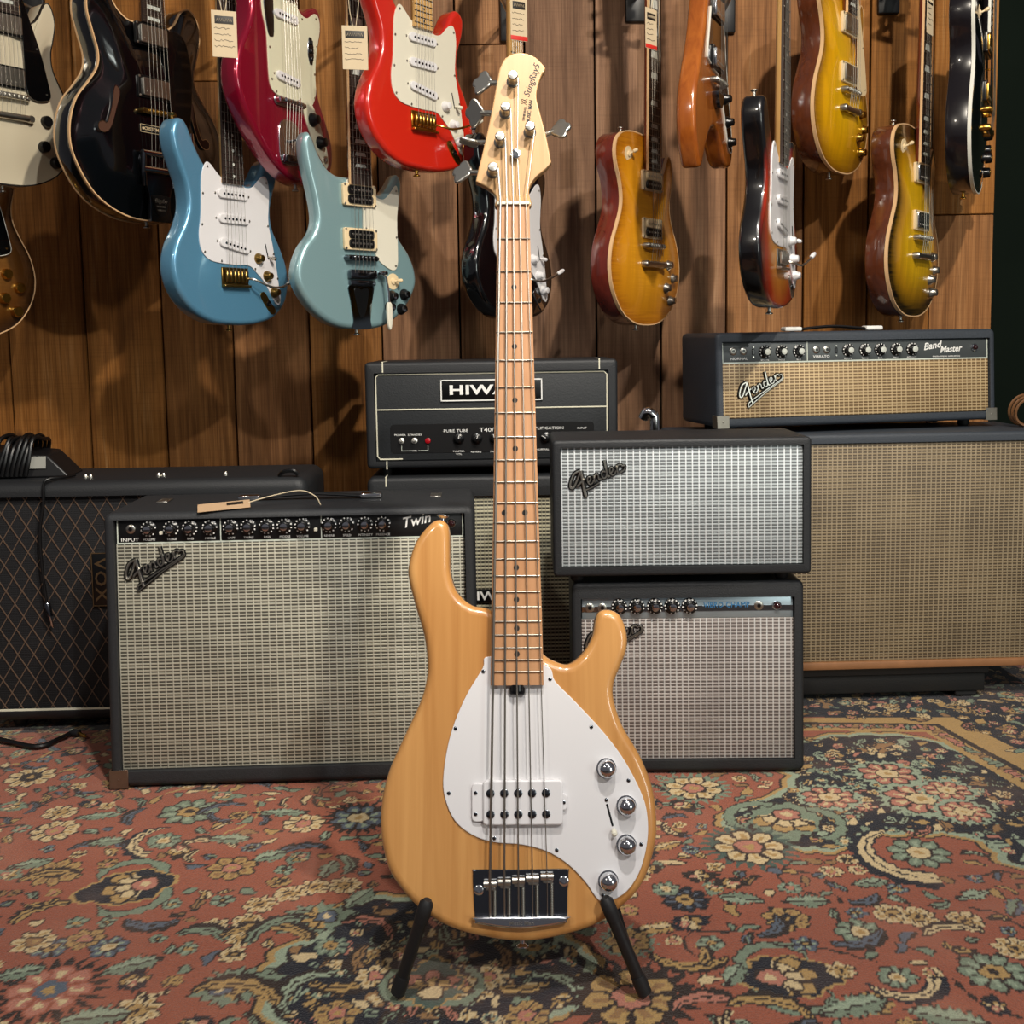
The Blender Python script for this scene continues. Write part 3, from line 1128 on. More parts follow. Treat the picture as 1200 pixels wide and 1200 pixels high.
at_.data.foreach_set('color', np.concatenate([pile.reshape(-1, 3), np.ones((nx * ny, 1), np.float32)], 1).ravel())
rug = tag(link('rug', me, 'rug_pile'), 'large red oriental rug with navy medallions and cream and green flowers', 'rug')
fr = MB()
for yy in (RY[0], RY[-1]):
    fr.box((0, yy, -0.0065), (3.5, 0.004, 0.003))
for xx in (RX[0], RX[-1]):
    fr.box((xx, (RY[0] + RY[-1]) / 2, -0.0065), (0.004, RY[-1] - RY[0], 0.003))
fr.build('edge_binding', 'cable_brown', rug)

# ================================================================== the natural bass on its stand
BASS_O = Vector((-0.00059, 1.29358, 0.07352))
BASS_R = Matrix.Rotation(rad(-14.5), 3, 'X') @ Matrix.Rotation(rad(0.456), 3, 'Y')
bass = thing('bass_guitar', 'natural wood five string electric bass with white pickguard leaning in a floor stand', 'bass guitar', BASS_O, BASS_R.to_euler())


def bass_w(x, y, z):
    return BASS_O + BASS_R @ Vector((x, y, z))


BODY = [(-104.2, 519.2), (-117.5, 509.2), (-131.2, 490.2), (-139.5, 465.7), (-140.5, 443.5), (-130.7, 405.9), (-120.2, 370.8), (-115.7, 338.1), (-116.6, 314.3), (-124.7, 285.4), (-145.5, 241.2), (-163.9, 199.8), (-172.7, 159.0), (-172.6, 122.7), (-162.8, 82.6), (-144.0, 54.9), (-120.6, 32.4), (-84.7, 12.0), (-42.6, 0.6), (3.7, -4.7), (44.7, 0.0), (92.3, 13.2), (128.7, 35.7), (155.8, 65.0), (171.9, 110.3), (174.0, 146.1), (169.1, 181.6), (154.5, 218.5), (133.7, 254.6), (123.6, 286.7), (124.1, 307.4), (132.8, 328.6), (141.4, 350.2), (141.9, 371.4), (134.3, 392.9), (120.6, 400.7), (107.4, 398.6), (101.7, 386.5), (97.5, 366.2), (84.5, 345.2), (65.7, 331.8), (46.0, 337.0), (33.1, 346.0), (10.0, 372.0), (-33.4, 401.8), (-57.6, 407.9), (-76.3, 424.2), (-85.2, 448.6), (-86.3, 476.5), (-87.0, 503.8), (-91.9, 516.0)]
GUARD = [(-34.9, 342.9), (-44.3, 327.6), (-68.1, 288.3), (-86.4, 240.9), (-94.3, 189.7), (-89.0, 159.6), (-75.7, 136.9), (-52.4, 121.3), (-26.5, 114.4), (4.6, 111.7), (35.7, 103.3), (61.3, 87.9), (82.0, 67.5), (94.3, 50.2), (102.0, 43.6), (112.0, 43.6), (133.2, 55.0), (149.5, 77.1), (159.4, 107.0), (162.2, 137.2), (156.8, 167.7), (136.9, 208.8), (110.9, 245.0), (75.1, 284.0), (48.6, 310.9), (35.8, 331.8)]
HEAD = [(-22.0, 945.0), (-23.0, 957.5), (-27.5, 966.1), (-37.4, 974.8), (-48.9, 981.0), (-50.4, 986.5), (-40.7, 1028.6), (-30.0, 1079.2), (-19.4, 1138.5), (-15.5, 1151.9), (-9.0, 1163.0), (3.5, 1169.6), (17.7, 1169.8), (32.4, 1163.6), (43.7, 1151.3), (45.8, 1145.6), (40.3, 1135.7), (34.8, 1118.0), (33.5, 1102.5), (37.7, 1082.6), (45.5, 1049.7), (52.0, 1012.6), (51.4, 1007.3), (42.8, 997.5), (30.5, 986.8), (22.8, 974.2), (21.8, 963.2), (21.6, 945.0)]
FRONT = 0.010    # depth of the body's face behind the fingerboard face
bo = spline(mm(BODY), 5)
slab_obj('body', 'natural_body', bass, bo, FRONT, FRONT + 0.042, 0.011, 0.011, 6, angle=60)

gd = slab_obj('pickguard', 'white_plastic', bass, spline(mm(GUARD), 5), FRONT - 0.0024, FRONT + 0.0004, 0.0009, 0.0002, 2)
GY = FRONT - 0.0024
scr = MB().lathe([(0.0024, 0), (0.0024, 0.0008), (0.0012, 0.0014)], (0, 0, 0), n=10)
scr.box((0, -0.0012, 0), (0.004, 0.0008, 0.0007))
scr_me = scr.mesh('screw')
for x, z in [(-43.1, 324.3), (41.9, 314.1), (-78.6, 253.7), (93.5, 254.5), (-87.0, 174.7), (139.0, 188.5), (-30.1, 119.9), (47.6, 105.1), (153.0, 111.5), (104.2, 51.0)]:
    link('screw', scr_me, 'dark_chrome', gd, (x / 1000, GY, z / 1000))

# pickup
PZ = 0.1635
pk_o = rrect(0.100, 0.0545, 0.005, 4, 0.006, PZ)
pk = slab_obj('pickup', 'white_plastic', bass, pk_o, GY - 0.0085, GY + 0.0002, 0.0022, 0.0003, 3)
ear = slab_obj('pickup_ear', 'white_plastic', pk, rrect(0.016, 0.046, 0.005, 3, -0.050, PZ), GY - 0.0045, GY + 0.0001, 0.001, 0.0003, 2)
slab_obj('pickup_ear', 'white_plastic', pk, rrect(0.018, 0.020, 0.005, 3, 0.0525, PZ), GY - 0.0045, GY + 0.0001, 0.001, 0.0003, 2)
pole_me = MB().lathe([(0.0053, 0), (0.0053, 0.0009), (0.0047, 0.0013)], (0, 0, 0), n=16).mesh('pole_piece')
for i in range(5):
    for z in (0.1752, 0.1498):
        link('pole_piece', pole_me, 'dark_chrome', pk, ((-34.6 + 17.35 * i) / 1000, GY - 0.0085, z))
for x, z in ((-53.1, 175.4), (-53.2, 149.7), (57.0, 163.3)):
    link('screw', scr_me, 'dark_chrome', pk, (x / 1000, GY - 0.0045, z / 1000))

# knobs and the selector switch
kn = MB().lathe([(0.0112, 0), (0.0112, 0.010), (0.0106, 0.0128), (0.0088, 0.0155), (0.006, 0.0175), (0.0025, 0.0185), (0.0004, 0.0187)], (0, 0, 0), n=24)
kn_me = kn.mesh('knob', 50)
for x, z in ((111.5, 203.5), (135.5, 158.0), (134.5, 111.0), (111.0, 68.5)):
    k = link('knob', kn_me, 'chrome', bass, (x / 1000, GY, z / 1000))
    link('washer', MB().lathe([(0.0126, 0), (0.0126, 0.0012), (0.011, 0.0014)], (0, 0, 0), n=20).mesh('washer'), 'chrome', k)
sw = MB()
a_, b_ = Vector((0.1112, GY - 0.0002, 0.1600)), Vector((0.1180, GY - 0.0002, 0.1335))
sw.tube([a_, b_], 0.0013, 6, flat=0.3, nrm=(0, 1, 0))
so = sw.build('selector_switch', 'black_plastic', bass)
MB().lathe([(0.002, 0), (0.0038, 0.004), (0.0036, 0.008), (0.0018, 0.010)], (0.1186, GY - 0.004, 0.1305), (0.1, -0.7, -0.7), 12).build('switch_tip', 'aged_white', so)
for p in ((0.1108, 0.1650), (0.1196, 0.1245)):
    link('screw', scr_me, 'dark_chrome', so, (p[0], GY, p[1]))

# bridge
br_out = spline(mm([(-57, 79), (-52, 82.5), (0, 82), (57, 82.5), (62, 78), (60.5, 55), (60, 30), (58, 22), (52, 18.5), (2, 13.5), (-48, 18.5), (-53.5, 22), (-55, 30), (-56.5, 55)]), 4)
bridge = slab_obj('bridge', 'dark_chrome', bass, br_out, FRONT - 0.003, FRONT + 0.0004, 0.0012, 0.0004, 2)
lip = spline(mm([(-54.5, 28.5), (0, 28.5), (59, 28.5), (58.6, 24), (54, 20), (2, 14.2), (-50, 20), (-54.2, 24)]), 4)
slab_obj('bridge_lip', 'chrome', bridge, lip, FRONT - 0.012, FRONT - 0.0028, 0.003, 0.0005, 3)
text('Music Man', 0.0062, 'nickel', bridge, (0.003, FRONT - 0.0121, 0.0212), extrude=0.0003, xs=1.15, offset=0.0001)
STR_X = [-35.6, -17.8, -0.5, 16.9, 35.0]
STR_N = [-17.4, -8.6, 0.0, 8.6, 17.2]
STR_R = [0.00165, 0.00128, 0.00102, 0.00082, 0.00062]
SAD_Z = [66.5, 68.5, 70.5, 72.5, 74.5]
for i in range(5):
    x, z = STR_X[i] / 1000, SAD_Z[i] / 1000
    s = MB().cyl((x - 0.0078, FRONT - 0.0085, z), (x + 0.0078, FRONT - 0.0085, z), 0.0042, n=12)
    s.rbox((x + 0.001, FRONT - 0.006, z - 0.0045), (0.013, 0.006, 0.006), 0.001, 1)
    s.cyl((x - 0.0012, FRONT - 0.0085, z), (x + 0.0012, FRONT - 0.0085, z), 0.0047, n=12)
    s.build('saddle', 'nickel', bridge)
    c = MB()
    n_c = 13
    hx = x + 0.0055
    c.cyl((hx, FRONT - 0.0065, z - 0.006), (hx, FRONT - 0.0065, 0.0286), 0.0011, n=8)
    for k in range(n_c):
        zz = z - 0.008 - (z - 0.008 - 0.031) * k / (n_c - 1)
        c.cyl((hx, FRONT - 0.0065, zz + 0.0008), (hx, FRONT - 0.0065, zz - 0.0008), 0.0026, n=10)
    c.build('spring_screw', 'nickel', bridge)
for x, z in ((-49.5, 58.5), (56.0, 68.5)):
    m_ = MB().lathe([(0.0062, 0), (0.0062, 0.002), (0.0045, 0.003), (0.0022, 0.003), (0.0022, 0.001)], (x / 1000, FRONT - 0.0028, z / 1000), n=18)
    m_.build('bridge_bolt', 'chrome', bridge)

# neck with frets and dots, then headstock
NUT_Z, HEEL_Z = 0.9455, 0.3070
nk = MB()
secs = []
for z, w, d in ((HEEL_Z, 0.0335, 0.020), (0.33, 0.0333, 0.020), (0.40, 0.0322, 0.020), (0.45, 0.0310, 0.021), (0.75, 0.0252, 0.0195), (0.92, 0.0219, 0.018), (NUT_Z + 0.002, 0.02165, 0.017)):
    ring = [(-w, 0.0, z), (-w + 0.0004, -0.0004, z), (w - 0.0004, -0.0004, z), (w, 0.0, z), (w, 0.0045, z)]
    for k in range(1, 10):
        a = PI * k / 10
        ring.append((w * math.cos(a), 0.0045 + d * math.sin(a) ** 0.8, z))
    ring.append((-w, 0.0045, z))
    secs.append(ring)
nr_ = len(secs[0])
for s in secs:
    nk.v += s
for i in range(len(secs) - 1):
    for j in range(nr_):
        j2 = (j + 1) % nr_
        nk.f.append((i * nr_ + j, i * nr_ + j2, (i + 1) * nr_ + j2, (i + 1) * nr_ + j))
nk.f.append(tuple(range(nr_)))
nk.f.append(tuple((len(secs) - 1) * nr_ + j for j in range(nr_)))
neck = nk.build('neck', 'maple_board', bass)


def half_w(z):
    t = (z - HEEL_Z) / (NUT_Z - HEEL_Z)
    return 0.0333 + (0.0217 - 0.0333) * t


SC = 0.864
zf = [NUT_Z - SC * (1 - 2 ** (-n / 12)) for n in range(23)]
for n in range(1, 23):
    w = half_w(zf[n])
    f = MB().tube([(-w + 0.0008, -0.0008, zf[n]), (-w + 0.003, -0.0012, zf[n]), (w - 0.003, -0.0012, zf[n]), (w - 0.0008, -0.0008, zf[n])], 0.0011, 8)
    f.build('fret', 'fret_metal', neck)
dot_me = MB().lathe([(0.0036, 0), (0.0036, 0.0004)], (0, 0, 0), n=16).mesh('dot_inlay')
for n in (3, 5, 7, 9, 12, 15, 17, 19, 21):
    z = (zf[n] + zf[n - 1]) / 2
    for x in ((-0.0150, 0.0118) if n == 12 else (0.0,)):
        link('dot_inlay', dot_me, 'black_ink', neck, (x, -0.0004, z))
hd = slab_obj('headstock', 'maple_light', bass, spline(mm(HEAD), 5), 0.0065, 0.0205, 0.0018, 0.002, 3)
MB().rbox((0, -0.0005, NUT_Z + 0.0015), (0.0432, 0.007, 0.0042), 0.0007, 2).build('nut', 'aged_white', bass)
# sloping shelf between nut and headstock
sh = MB()
sh.add([(-0.0216, 0.0, NUT_Z + 0.003), (0.0216, 0.0, NUT_Z + 0.003), (0.0222, 0.0066, NUT_Z + 0.016), (-0.0226, 0.0066, NUT_Z + 0.016), (-0.0216, 0.014, NUT_Z + 0.003), (0.0216, 0.014, NUT_Z + 0.003), (0.0222, 0.014, NUT_Z + 0.016), (-0.0226, 0.014, NUT_Z + 0.016)],
       [(0, 1, 2, 3), (4, 7, 6, 5), (0, 4, 5, 1), (3, 2, 6, 7), (0, 3, 7, 4), (1, 5, 6, 2)])
sh.build('nut_shelf', 'maple_light', hd)
HY = 0.0065
ang_logo = math.atan2(1070 - 1160, 0)
text('StingRay5', 0.0132, 'black_ink', hd, (0.0272, HY - 0.0003, 1.1285), (0, rad(-72), 0), extrude=0.0002, shear=0.3, xs=0.98)
text('MUSIC MAN', 0.0068, 'black_ink', hd, (0.0235, HY - 0.0003, 1.0830), (0, rad(-82), 0), extrude=0.0002, offset=0.0001, xs=0.92)
text('ERNIE BALL', 0.0046, 'black_ink', hd, (0.0165, HY - 0.0003, 1.0800), (0, rad(-82), 0), extrude=0.0002, xs=0.9)
em = MB()
for s in (-1, 1):
    em.tube(spline([(s * 0.0005, 0, -0.004), (s * 0.0018, 0, 0.0), (s * 0.0032, 0, 0.0022), (s * 0.0024, 0, 0.0042), (s * 0.0008, 0, 0.0030), (s * 0.0012, 0, 0.0010)], 4, False), 0.0004, 5)
    em.tube([(s * 0.0018, 0, 0.0), (s * 0.0044, 0, -0.0042)], 0.0004, 5)
eo = em.build('emblem', 'black_ink', hd, loc=(0.0160, HY - 0.0001, 1.0975))
eo.rotation_euler = (0, rad(-82), 0)

POSTS = [(0.8, 1127.0), (-9.5, 1081.0), (-17.3, 1038.5), (-27.3, 994.5), (23.6, 1052.5)]
EARS = [(-33.8, 1133.0), (-44.3, 1088.0), (-52.2, 1045.0), (-62.0, 1001.0), (58.0, 1059.0)]
post = MB().lathe([(0.0088, 0), (0.0088, 0.0012), (0.0072, 0.0022), (0.0064, 0.003), (0.0064, 0.010), (0.0070, 0.0115), (0.0070, 0.0195), (0.0058, 0.021), (0.0030, 0.0215)], (0, 0, 0), n=22)
post.box((0, -0.0212, 0), (0.0125, 0.001, 0.002))
post_me = post.mesh('tuning_post')
clov = spline([(0.0, 0.004), (0.004, 0.0085), (0.008, 0.0135), (0.0125, 0.0150), (0.016, 0.0118), (0.0175, 0.0065), (0.0205, 0.0045), (0.0218, 0.0), (0.0205, -0.0045), (0.0175, -0.0065), (0.016, -0.0118), (0.0125, -0.0150), (0.008, -0.0135), (0.004, -0.0085), (0.0, -0.004)], 4)
ear_mb, _ = slab(clov, -0.0022, 0.0022, 0.0018, 0.0018, 3)
ear_mb.cyl((-0.016, 0, 0), (0.003, 0, 0), 0.0030, n=10)
ear_mb.v = [(x * 1.32, y * 1.2, z * 1.32) for x, y, z in ear_mb.v]
ear_me = ear_mb.mesh('tuner_ear')
for i in range(5):
    (px_, pz_), (ex, ez) = POSTS[i], EARS[i]
    t = link('tuning_machine', post_me, 'nickel', bass, (px_ / 1000, HY, pz_ / 1000))
    d = -1 if i < 4 else 1
    e = link('tuner_ear', ear_me, 'nickel', t, ((ex - px_) / 1000 - d * 0.004, 0.0145, (ez - pz_) / 1000))
    e.rotation_euler = Euler((rad([14, -22, 84, 20, -26][i]), rad(180 + 12 if d < 0 else -12), rad(-24 if d < 0 else -16)))
    g = MB().rbox((0, 0.0175, 0), (0.022, 0.008, 0.018), 0.003, 2)
    g.build('tuner_gear', 'chrome', t)
MB().lathe([(0.0062, 0), (0.0062, 0.004), (0.0068, 0.006), (0.0068, 0.0085), (0.0040, 0.0092), (0.0035, 0.008), (0.001, 0.008)], (0.0035, HY, 1.018), n=20).build('string_tree', 'chrome', bass)

# strings: from the bridge over the saddles and the nut to the posts
order = [3, 2, 1, 0, 4]
for i in range(5):
    xb, xn = STR_X[i] / 1000, STR_N[i] / 1000
    pz_ = POSTS[order[i]]
    tx, tz = pz_[0] / 1000, pz_[1] / 1000
    side = 0.0072 if i < 4 else -0.0072
    pts = [(xb, FRONT - 0.006, 0.0275), (xb, FRONT - 0.0135 - STR_R[i], SAD_Z[i] / 1000), (xn, -0.0040 - STR_R[i], NUT_Z + 0.0035), (tx + side * (1 if i < 4 else -0.9), HY - 0.0125, tz - 0.001), (tx + side * 0.6, HY - 0.0125, tz + 0.006)]
    if i == 3:
        pts.insert(3, (0.0062, HY - 0.006, 1.014))
    MB().tube(pts, STR_R[i], 7).build('string', 'steel_string', bass)
tw = MB().lathe([(0.0085, -0.004), (0.0085, 0.004)], (0, 0.004, 0.3035), (0, 0, 1), 16)
for k in range(6):
    a = PI * k / 6
tw.rbox((0.0, 0.003, 0.300), (0.019, 0.006, 0.010), 0.0015, 1)
tw.build('truss_rod_wheel', 'black_plastic', bass)
btn = [(0.0035, 0), (0.0035, 0.006), (0.0080, 0.009), (0.0080, 0.0105), (0.005, 0.0115)]
MB().lathe(btn, (0.004, FRONT + 0.021, -0.0045), (0, 0, -1), 16).build('strap_button', 'chrome', bass)
MB().lathe(btn, (-0.098, FRONT + 0.021, 0.5165), (0.15, 0, 1), 16).build('strap_button', 'chrome', bass)

# ------------------------------------------------------------------ the stand
stand = thing('guitar_stand', 'black folding tube stand holding up the natural wood bass', 'stand', (0, 1.37, 0))
SO = Vector((0, 1.37, 0))
fl_l, fl_r = on_floor(467, 1160, 0.008), on_floor(754, 1160, 0.008)
tp_l, tp_r = bass_w(-0.1145, -0.006, 0.043), bass_w(0.1085, -0.006, 0.044)
hubs = []
for s, ft, tp in ((-1, fl_l, tp_l), (1, fl_r, tp_r)):
    d = (ft - tp).normalized()
    leg = MB().tube([tp - SO, tp + d * 0.02 - SO, ft - SO], [0.0076, 0.0080, 0.0080], 14).build('front_leg', 'tube_black', stand)
    MB().lathe([(0.0092, -0.004), (0.0095, 0.012), (0.0088, 0.020)], ft - SO, -d, 14).build('rubber_foot', 'black_rubber', leg)
    MB().lathe([(0.0085, -0.022), (0.0092, -0.010), (0.0088, 0.004), (0.005, 0.009)], tp - SO, -d, 14).build('rubber_sleeve', 'black_rubber', leg)
    hub = bass_w(s * 0.118, FRONT + 0.068, 0.045)
    hubs.append(hub)
    mid = tp.lerp(ft, 0.70)
    MB().tube([hub - SO, mid - SO], 0.0052, 10).build('strut', 'tube_black', stand)
    rear = Vector((s * 0.150, 1.58, 0.007))
    rl = MB().tube([hub - SO, rear - SO], 0.0070, 12).build('rear_leg', 'tube_black', stand)
    MB().lathe([(0.0085, -0.003), (0.009, 0.012), (0.008, 0.018)], rear - SO, hub - rear, 12).build('rubber_foot', 'black_rubber', rl)
MB().tube([hubs[0] - SO, hubs[1] - SO], 0.0070, 12).build('crossbar', 'tube_black', stand)

# ================================================================== amplifiers
def shell(W, H, D, bs, bt, bb, rc, re, recess, seg=4):
    """cabinet: rounded box with a recessed front opening. x centred, z from 0, front at y = 0, back at y = D"""
    mb = MB()
    n = 5

    def loop(w, h, r, y, cz):
        return [(x, y, z) for x, z in rrect(w, h, max(r, 0.0005), n, 0, cz)]
    cz = H / 2
    rings = []
    for k in range(seg + 1):
        a = PI / 2 * k / seg
        i = re * (1 - math.sin(a))
        rings.append(loop(W - 2 * i, H - 2 * i, rc - i if rc > i else 0.001, D - re * (1 - math.cos(a)), cz))
    for k in range(seg + 1):
        a = PI / 2 * (1 - k / seg)
        i = re * (1 - math.sin(a))
        rings.append(loop(W - 2 * i, H - 2 * i, rc - i if rc > i else 0.001, re * (1 - math.cos(a)), cz))
    ow, oh = W - 2 * bs, H - bt - bb
    ocz = bb + oh / 2
    rings.append(loop(ow, oh, 0.002, 0.0, ocz))
    rings.append(loop(ow, oh, 0.002, recess, ocz))
    m = len(rings[0])
    for r in rings:
        mb.v += r
    for i in range(len(rings) - 1):
        for j in range(m):
            j2 = (j + 1) % m
            mb.f.append((i * m + j, i * m + j2, (i + 1) * m + j2, (i + 1) * m + j))
    mb.f.append(tuple(range(m)))
    mb.f.append(tuple((len(rings) - 1) * m + j for j in range(m)))
    return mb


def panel_box(w, h, d, x, y, z, r=0.001):
    return MB().rbox((x, y, z), (w, d, h), r, 2)


# skirted control knob with a metal cap and white marks
def knob_set(R, cap='nickel'):
    k = MB().lathe([(R, 0), (R, 0.0025), (R * .72, 0.0045), (R * .62, 0.006), (R * .60, 0.0145), (R * .52, 0.0155)], (0, 0, 0), n=20)
    for i in range(10):
        a = 2 * PI * i / 10
        k.box((math.cos(a) * R * .61, -0.0105, math.sin(a) * R * .61), (R * .12, 0.008, R * .12))
    cap_m = MB().lathe([(R * .46, 0.0150), (R * .46, 0.0166), (R * .30, 0.0172)], (0, 0, 0), n=16)
    ticks = MB()
    for i in range(11):
        a = rad(-60 + 30 * i) - PI / 2 + rad(-90) + PI / 2
        a = rad(240 - 30 * i)
        ticks.box((math.cos(a) * R * .86, -0.0037, math.sin(a) * R * .86), (R * .17, 0.0012, R * .17))
    return k.mesh('knob'), cap_m.mesh('knob_cap'), ticks.mesh('numerals')


def put_knob(ks, parent, x, y, z, spin=0.0, cap='nickel', tilt=0.0):
    o = link('knob', ks[0], 'black_plastic', parent, (x, y, z))
    o.rotation_euler = (tilt, 0, 0)
    link('knob_cap', ks[1], cap, o)
    t = link('numerals', ks[2], 'white_paint', o)
    t.rotation_euler = (0, spin, 0)
    return o


jack_me = MB().lathe([(0.0085, 0), (0.0085, 0.0015), (0.006, 0.003), (0.0035, 0.003), (0.0035, 0.0005)], (0, 0, 0), n=18).mesh('jack')
jack_hole = MB().lathe([(0.0036, 0.001), (0.0036, 0.0012)], (0, 0, 0), n=14).mesh('jack_hole')
jewel_me = MB().lathe([(0.0085, 0), (0.0085, 0.003), (0.0068, 0.005), (0.004, 0.005)], (0, 0, 0), n=18).mesh('bezel')
jewel_in = MB().lathe([(0.0062, 0.004), (0.0058, 0.007), (0.0035, 0.0095), (0.0008, 0.0100)], (0, 0, 0), n=10).mesh('jewel')


def put_jack(parent, x, y, z, mat='nickel', tilt=0.0):
    o = link('jack', jack_me, mat, parent, (x, y, z))
    o.rotation_euler = (tilt, 0, 0)
    link('jack_hole', jack_hole, 'black_plastic', o, (0, -0.0022, 0))


def put_jewel(parent, x, y, z, mat='red_jewel', tilt=0.0):
    o = link('pilot_light', jewel_me, 'chrome', parent, (x, y, z))
    o.rotation_euler = (tilt, 0, 0)
    link('jewel', jewel_in, mat, o)


F_STROKES = [
    ([(2.5, 3.5), (1.5, 3.45), (.6, 2.7), (.05, 1.9), (.1, 1.45), (.55, 1.5), (1.3, 2.2), (2.0, 2.9), (2.5, 3.5)], .24),
    ([(2.5, 3.5), (2.3, 2.4), (2.0, .9), (1.75, -.7)], .30),
    ([(1.1, 1.35), (1.8, 1.7), (2.7, 2.0)], .22),
    ([(2.9, 1.2), (3.4, 1.5), (3.55, 1.95), (3.15, 2.0), (2.9, 1.4), (3.05, .9), (3.5, .9), (3.9, 1.3)], .17),
    ([(4.15, 2.0), (3.95, .85)], .18),
    ([(4.0, 1.3), (4.5, 1.95), (4.85, 1.8), (4.75, 1.0), (5.15, 1.05)], .17),
    ([(6.15, 1.75), (5.75, 2.0), (5.4, 1.5), (5.5, .95), (5.95, 1.0), (6.3, 1.6)], .17),
    ([(6.75, 3.6), (6.5, 2.4), (6.25, 1.0), (6.6, .95)], .22),
    ([(6.8, 1.2), (7.3, 1.5), (7.45, 1.95), (7.05, 2.0), (6.8, 1.4), (6.95, .9), (7.4, .9), (7.8, 1.3)], .17),
    ([(8.15, 2.05), (7.95, .9)], .18),
    ([(8.0, 1.35), (8.4, 1.95), (8.9, 1.9), (9.0, 1.6)], .17)]
F_TAIL = [([(9.0, 1.6), (9.5, 1.55), (9.6, 1.2), (8.9, .70), (5.5, .35), (2.6, .02), (1.0, -.30)], .17), ([(1.0, -.30), (.7, -.95), (1.6, -.80), (5.5, .05), (9.2, .55), (9.6, 1.2)], .12)]
F_SHORT = [([(9.0, 1.6), (9.4, 1.5), (9.2, 1.0), (8.4, .75)], .17), ([(2.0, .30), (3.2, .30), (4.6, .55)], .15)]


def script_badge(parent, x, y, z, width, tail, ang, face='chrome', name='logo_badge'):
    """raised cursive maker's badge, bright strokes on a dark backing"""
    s = width / 9.8
    ca, sa = math.cos(ang), math.sin(ang)
    back, top = MB(), MB()
    for pts, w in F_STROKES + (F_TAIL if tail else F_SHORT):
        sp = spline([(a, 0.0, b) for a, b in pts], 5, False)
        P = [((a * ca - b * sa) * s, 0.0, (a * sa + b * ca) * s) for a, _, b in sp]
        back.tube([(a, -0.0018, c) for a, _, c in P], (w + .13) * s, 6, flat=0.0024 / ((w + .13) * s), nrm=(0, 1, 0))
        top.tube([(a, -0.0040, c) for a, _, c in P], w * .70 * s, 6, flat=0.0018 / (w * .70 * s), nrm=(0, 1, 0))
    b = back.build(name, 'black_plastic', parent, loc=(x, y, z))
    top.build('letter_strokes', face, b)
    return b


corner_cache = {}


def corner(parent, W, H, D, sx, top, mat, s=0.034):
    """pressed metal corner protector"""
    o = MB()
    t = 0.0012
    z0 = H if top else 0.0
    dz = -1 if top else 1
    o.rbox((sx * (W / 2 - s / 2 + t), -t / 2, z0 + dz * s / 2 - dz * t), (s, t * 1.6, s), 0.0006, 1)
    o.rbox((sx * (W / 2 + t / 2), s / 2 - t, z0 + dz * s / 2 - dz * t), (t * 1.6, s, s), 0.0006, 1)
    o.rbox((sx * (W / 2 - s / 2 + t), s / 2 - t, z0 - dz * t / 2 + (0.0006 if not top else 0)), (s, s, t * 1.2), 0.0005, 1)
    o.lathe([(0.0022, 0), (0.0022, 0.0006), (0.001, 0.001)], (sx * (W / 2 - s * .45), -t, z0 + dz * s * .45), n=10)
    o.build('corner_protector', mat, parent)


def strap_handle(parent, x, y, z, L, mat_strap='black_rubber', mat_end='chrome'):
    p = MB()
    pts = [(x - L / 2, y, z + 0.003), (x - L / 2 + 0.03, y, z + 0.006), (x, y, z + 0.011), (x + L / 2 - 0.03, y, z + 0.006), (x + L / 2, y, z + 0.003)]
    p.tube(spline(pts, 5, False), 0.0115, 8, flat=0.30, nrm=(0, 0, 1))
    h = p.build('handle', mat_strap, parent)
    for s in (-1, 1):
        MB().rbox((x + s * (L / 2), y, z + 0.006), (0.042, 0.030, 0.010), 0.004, 2).build('handle_end', mat_end, h)


def feet(parent, W, D, h, r=0.014, mat='black_rubber', inset=0.05):
    me = MB().lathe([(r, 0), (r, h * .7), (r * .8, h)], (0, 0, 0), (0, 0, -1), 14).mesh('foot')
    for sx in (-1, 1):
        for y in (inset, D - inset):
            link('foot', me, mat, parent, (sx * (W / 2 - inset), y, 0.0))


def amp(name, label, cat, p_left, p_right_x, W, yaw):
    """p_left: world point of the lower left front corner"""
    c, s = math.cos(yaw), math.sin(yaw)
    loc = Vector(p_left) + Vector((c * W / 2, s * W / 2, 0))
    return thing(name, label, cat, loc, (0, 0, yaw))


# ---------------------------------------------------------------- wide combo with thirteen knobs (left)
W, H, D = 0.676, 0.503, 0.267
twin = amp('guitar_amplifier', 'wide black combo amplifier with grey woven grille and long row of knobs', 'amplifier', on_floor(129.5, 924), 0, W, rad(2.2))
shell(W, H, D, 0.019, 0.013, 0.029, 0.016, 0.012, 0.020).build('cabinet', 'tolex_black', twin)
panel_box(W - 0.040, 0.415, 0.010, 0, 0.0155, 0.030 + 0.2075).build('grille_cloth', 'cloth_twin', twin)
PZ0, PH = 0.468, 0.046
cp = panel_box(W - 0.044, PH, 0.006, 0, 0.014, PZ0, 0.0008).build('control_panel', 'panel_black', twin)
ln = MB().box((0, 0.0105, PZ0 - PH / 2 + 0.001), (W - 0.044, 0.0012, 0.0026))
ln.box((-W / 2 + 0.0232, 0.0105, PZ0), (0.002, 0.0012, PH)).box((W / 2 - 0.0232, 0.0105, PZ0), (0.002, 0.0012, PH))
for px_ in (261.0, 379.0):
    ln.box(((px_ - 343.5) / 643, 0.0105, PZ0), (0.0018, 0.0012, PH))
ln.build('panel_line', 'pale_line', cp)
KS = knob_set(0.0148)
kz = PZ0 + 0.004
for i, px_ in enumerate((177.5, 203.7, 225.5, 248.7, 273, 293.5, 315, 336, 356.7, 388, 409, 430.6, 451.5)):
    put_knob(KS, twin, (px_ - 343.5) / 643, 0.011, kz, random.uniform(-1.5, 1.5), 'chrome')
put_jack(twin, (156.3 - 343.5) / 643, 0.011, kz)
put_jewel(twin, (532.6 - 343.5) / 643, 0.011, kz - 0.002, 'dark_jewel')
